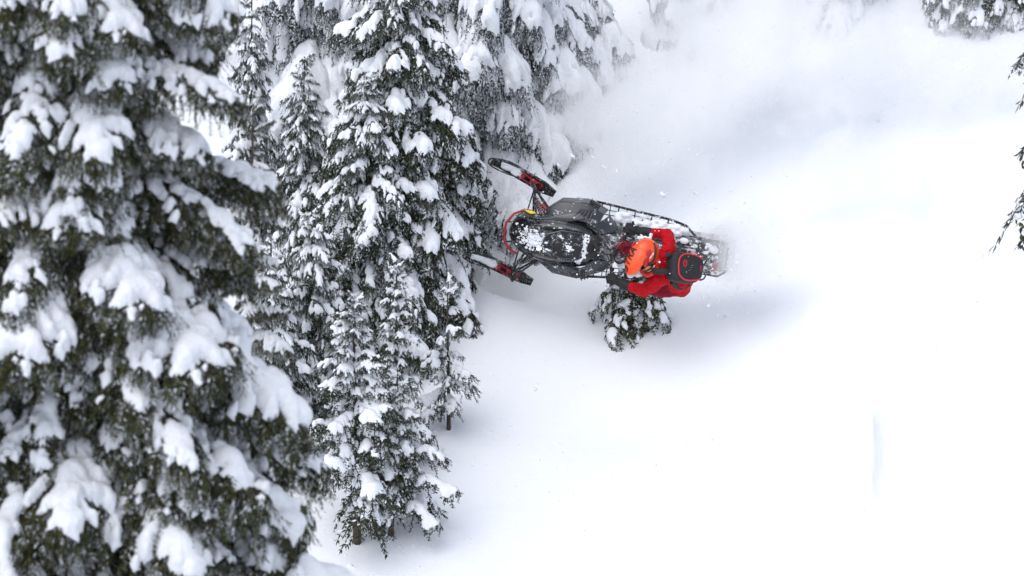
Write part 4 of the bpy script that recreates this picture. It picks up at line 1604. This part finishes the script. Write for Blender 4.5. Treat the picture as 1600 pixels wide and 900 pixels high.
# ------------------------------------------------------------------ flying snow
def in_frame_pts(n, rnd, fn):
    return [fn(rnd) for _ in range(n)]


g = random.Random(77)
ico = bmesh.new()
bmesh.ops.create_icosphere(ico, subdivisions=1, radius=1)
IV = np.array([v.co[:] for v in ico.verts])
IF = np.array([[v.index for v in f.verts] for f in ico.faces])
ico.free()
VV, FF, off = [], [], 0
rg = np.random.default_rng(9)


def clump(p, r):
    global off
    s = rg.uniform(.6, 1.4, 3)
    v = IV * s * r * (1 + rg.normal(0, .18, (len(IV), 1)))
    VV.append(v + np.array(p))
    FF.append(IF + off)
    off += len(IV)


for i in range(200):                                     # fine crystals over the whole sled and behind it
    u = g.gauss(1010, 110)
    v = 345 + (u - 900) * .18 + g.gauss(0, 42)
    clump(WP(u, v, g.uniform(-.3, 1.5)), abs(g.gauss(0, .004)) + .0015)
for i in range(480):
    u = g.uniform(1085, 1190)
    v = 405 + g.gauss(0, 36)
    clump(WP(u, v, g.uniform(-.1, 1.0)), abs(g.gauss(0, .006)) + .002)
for i in range(70):
    u = g.uniform(860, 1250)
    v = g.uniform(232, 470)
    clump(WP(u, v, g.uniform(-.5, 1.0)), g.uniform(.006, .016))
for i in range(150):                                     # snow breaking off the shrub by the skis
    u = g.gauss(800, 30)
    v = g.gauss(325, 40)
    clump(WP(u, v, g.uniform(-.6, .1)), g.uniform(.003, .012))
for u, v, r in ((893, 243, .022), (924, 244, .018), (871, 257, .020), (942, 260, .020), (1034, 303, .030), (889, 283, .012), (905, 268, .010), (1085, 300, .014), (1240, 470, .016), (1150, 520, .012), (1180, 455, .012)):
    for k in range(3):
        clump(WP(u + k * 2, v + k * 1.5, .2), r * (1 - .2 * k))
OV = np.array([(1, 0, 0), (-1, 0, 0), (0, 1, 0), (0, -1, 0), (0, 0, 1), (0, 0, -1)], float)
OF = np.array([(0, 2, 4), (2, 1, 4), (1, 3, 4), (3, 0, 4), (2, 0, 5), (1, 2, 5), (3, 1, 5), (0, 3, 5)])
NS = 18000
k1 = NS // 2
uu = np.concatenate([rg.normal(940, 75, k1), rg.uniform(880, 1600, NS - k1)])
v2 = np.concatenate([rg.normal(190, 85, k1), rg.normal(95, 60, NS - k1)])
dd = rg.uniform(52.6, 54.8, NS)
PTS = np.array([list(WP(a_, b_, 52.3 - c_)) for a_, b_, c_ in zip(uu, v2, dd)])
rr_ = rg.uniform(.002, .0065, NS) * np.where(rg.random(NS) < .04, 1.9, 1)
vv_ = PTS[:, None, :] + OV[None] * rr_[:, None, None] * rg.uniform(.6, 1.4, (NS, 6, 1))
VV.append(vv_.reshape(-1, 3))
FF.append((OF[None] + (np.arange(NS) * 6)[:, None, None]).reshape(-1, 3) + off)
off += NS * 6
o = link("flying_snow", mesh_np("flying_snow", np.concatenate(VV), np.concatenate(FF), [M_LUMP], smooth=True))
tag(o, "loose snow crystals and small clumps flying round the sled", "snow", kind="stuff")

# ------------------------------------------------------------------ powder cloud
PC = ray(1260, 300) * 54.5


def powder():
    m = bpy.data.materials.new("powder")
    m.use_nodes = True
    nt = m.node_tree
    nt.nodes.remove(nt.nodes["Principled BSDF"])
    out = nt.nodes["Material Output"]
    pv = nt.nodes.new("ShaderNodeVolumePrincipled")
    pv.inputs["Color"].default_value = (1.0, 1.0, 1.0, 1)
    pv.inputs["Anisotropy"].default_value = .2
    tc = nd(nt, "ShaderNodeTexCoord")
    # puffs: centre (object space), radii, strength
    acc = None

    def math_(op, a, b=None, c=None):
        n = nt.nodes.new("ShaderNodeMath")
        n.operation = op
        for i, v in enumerate((a, b, c)):
            if v is None:
                continue
            if isinstance(v, (int, float)):
                n.inputs[i].default_value = v
            else:
                nt.links.new(v, n.inputs[i])
        return n.outputs[0]

    warp = nd(nt, "ShaderNodeTexNoise", Scale=.55, Detail=3.0)
    nt.links.new(tc.outputs["Object"], warp.inputs["Vector"])
    ws = nt.nodes.new("ShaderNodeVectorMath")
    ws.operation = 'MULTIPLY_ADD'
    nt.links.new(warp.outputs["Color"], ws.inputs[0])
    ws.inputs[1].default_value = (1.6, 1.6, 1.6)
    ad = nt.nodes.new("ShaderNodeVectorMath")
    ad.operation = 'ADD'
    nt.links.new(tc.outputs["Object"], ad.inputs[0])
    ad.inputs[1].default_value = (-.8, -.8, -.8)
    nt.links.new(ad.outputs[0], ws.inputs[2])
    for (u, v, d, rx, ry, rz, st) in PUFFS:
        c = ray(u, v) * d - PC
        mp = nt.nodes.new("ShaderNodeMapping")
        mp.vector_type = 'POINT'
        nt.links.new(ws.outputs[0] if rx > .6 else tc.outputs["Object"], mp.inputs[0])
        mp.inputs["Scale"].default_value = (1 / rx, 1 / ry, 1 / rz)
        mp.inputs["Location"].default_value = (-c.x / rx, -c.y / ry, -c.z / rz)
        ln = nt.nodes.new("ShaderNodeVectorMath")
        ln.operation = 'LENGTH'
        nt.links.new(mp.outputs[0], ln.inputs[0])
        q = math_('SUBTRACT', 1.0, ln.outputs["Value"])
        q = math_('MAXIMUM', q, 0.0)
        q = math_('MULTIPLY', q, st)
        acc = q if acc is None else math_('ADD', acc, q)
    n1 = nd(nt, "ShaderNodeTexNoise", Scale=1.25, Detail=9.0, Roughness=.66, Distortion=1.1)
    nt.links.new(tc.outputs["Object"], n1.inputs["Vector"])
    a = math_('MULTIPLY_ADD', n1.outputs[0], 8.5, -4.75)           # billows: the noise eats into the puffs
    n2 = nd(nt, "ShaderNodeTexNoise", Scale=4.6, Detail=6.0, Roughness=.7, Distortion=1.0)
    nt.links.new(tc.outputs["Object"], n2.inputs["Vector"])
    a = math_('ADD', a, math_('MULTIPLY_ADD', n2.outputs[0], 5.0, -2.5))
    den = math_('ADD', acc, a)
    den = math_('MAXIMUM', den, 0.0)
    den = math_('MINIMUM', den, 1.3)
    gate = math_('MINIMUM', math_('MULTIPLY', acc, 3.0), 1.0)
    den = math_('MULTIPLY', den, gate)
    thin = math_('MULTIPLY', acc, .13)
    den = math_('ADD', den, thin)
    den = math_('MULTIPLY', den, POWDER_D)
    nt.links.new(den, pv.inputs["Density"])
    nt.links.new(pv.outputs[0], out.inputs["Volume"])
    m.volume_intersection_method = 'FAST' if hasattr(m, "volume_intersection_method") else None
    m.cycles.volume_step_rate = .35
    return m


POWDER_D = 2.5
PUFFS = [  # u, v, depth, radii (m), strength
    (1010, 165, 54.2, 1.3, .9, .80, 1.6),
    (920, 205, 53.6, .80, .8, .75, 1.2),
    (1110, 70, 54.6, 1.4, 1.0, .95, 1.6),
    (1230, 60, 54.6, 1.9, 1.2, 1.1, 1.5),
    (1410, 90, 54.8, 1.8, 1.0, .85, 1.0),
    (1175, 385, 52.4, .65, .6, .60, 1.1),
    (1158, 396, 51.85, .52, .55, .44, 2.6),
    (1120, 372, 52.2, .42, .40, .26, 1.0),
    (1290, 270, 53.4, 2.2, .8, 1.7, .45),
    (1560, 130, 54.6, 1.3, 1.0, .8, .8),
]
bm = bmesh.new()
vv = box(bm, (0, 0, 0), (2, 2, 2))
me = bpy.data.meshes.new("powder_cloud")
for v in bm.verts:
    u = 1285 + v.co.x * 475
    w = 265 - v.co.z * 350
    v.co = ray(u, w) * (54.3 + v.co.y * 3.0) - PC
bmesh.ops.recalc_face_normals(bm, faces=bm.faces)
bm.to_mesh(me)
bm.free()
me.materials.append(powder())
o = link("powder_cloud", me)
o.location = PC
tag(o, "billowing cloud of white powder snow thrown up behind the sled", "powder cloud", kind="stuff")
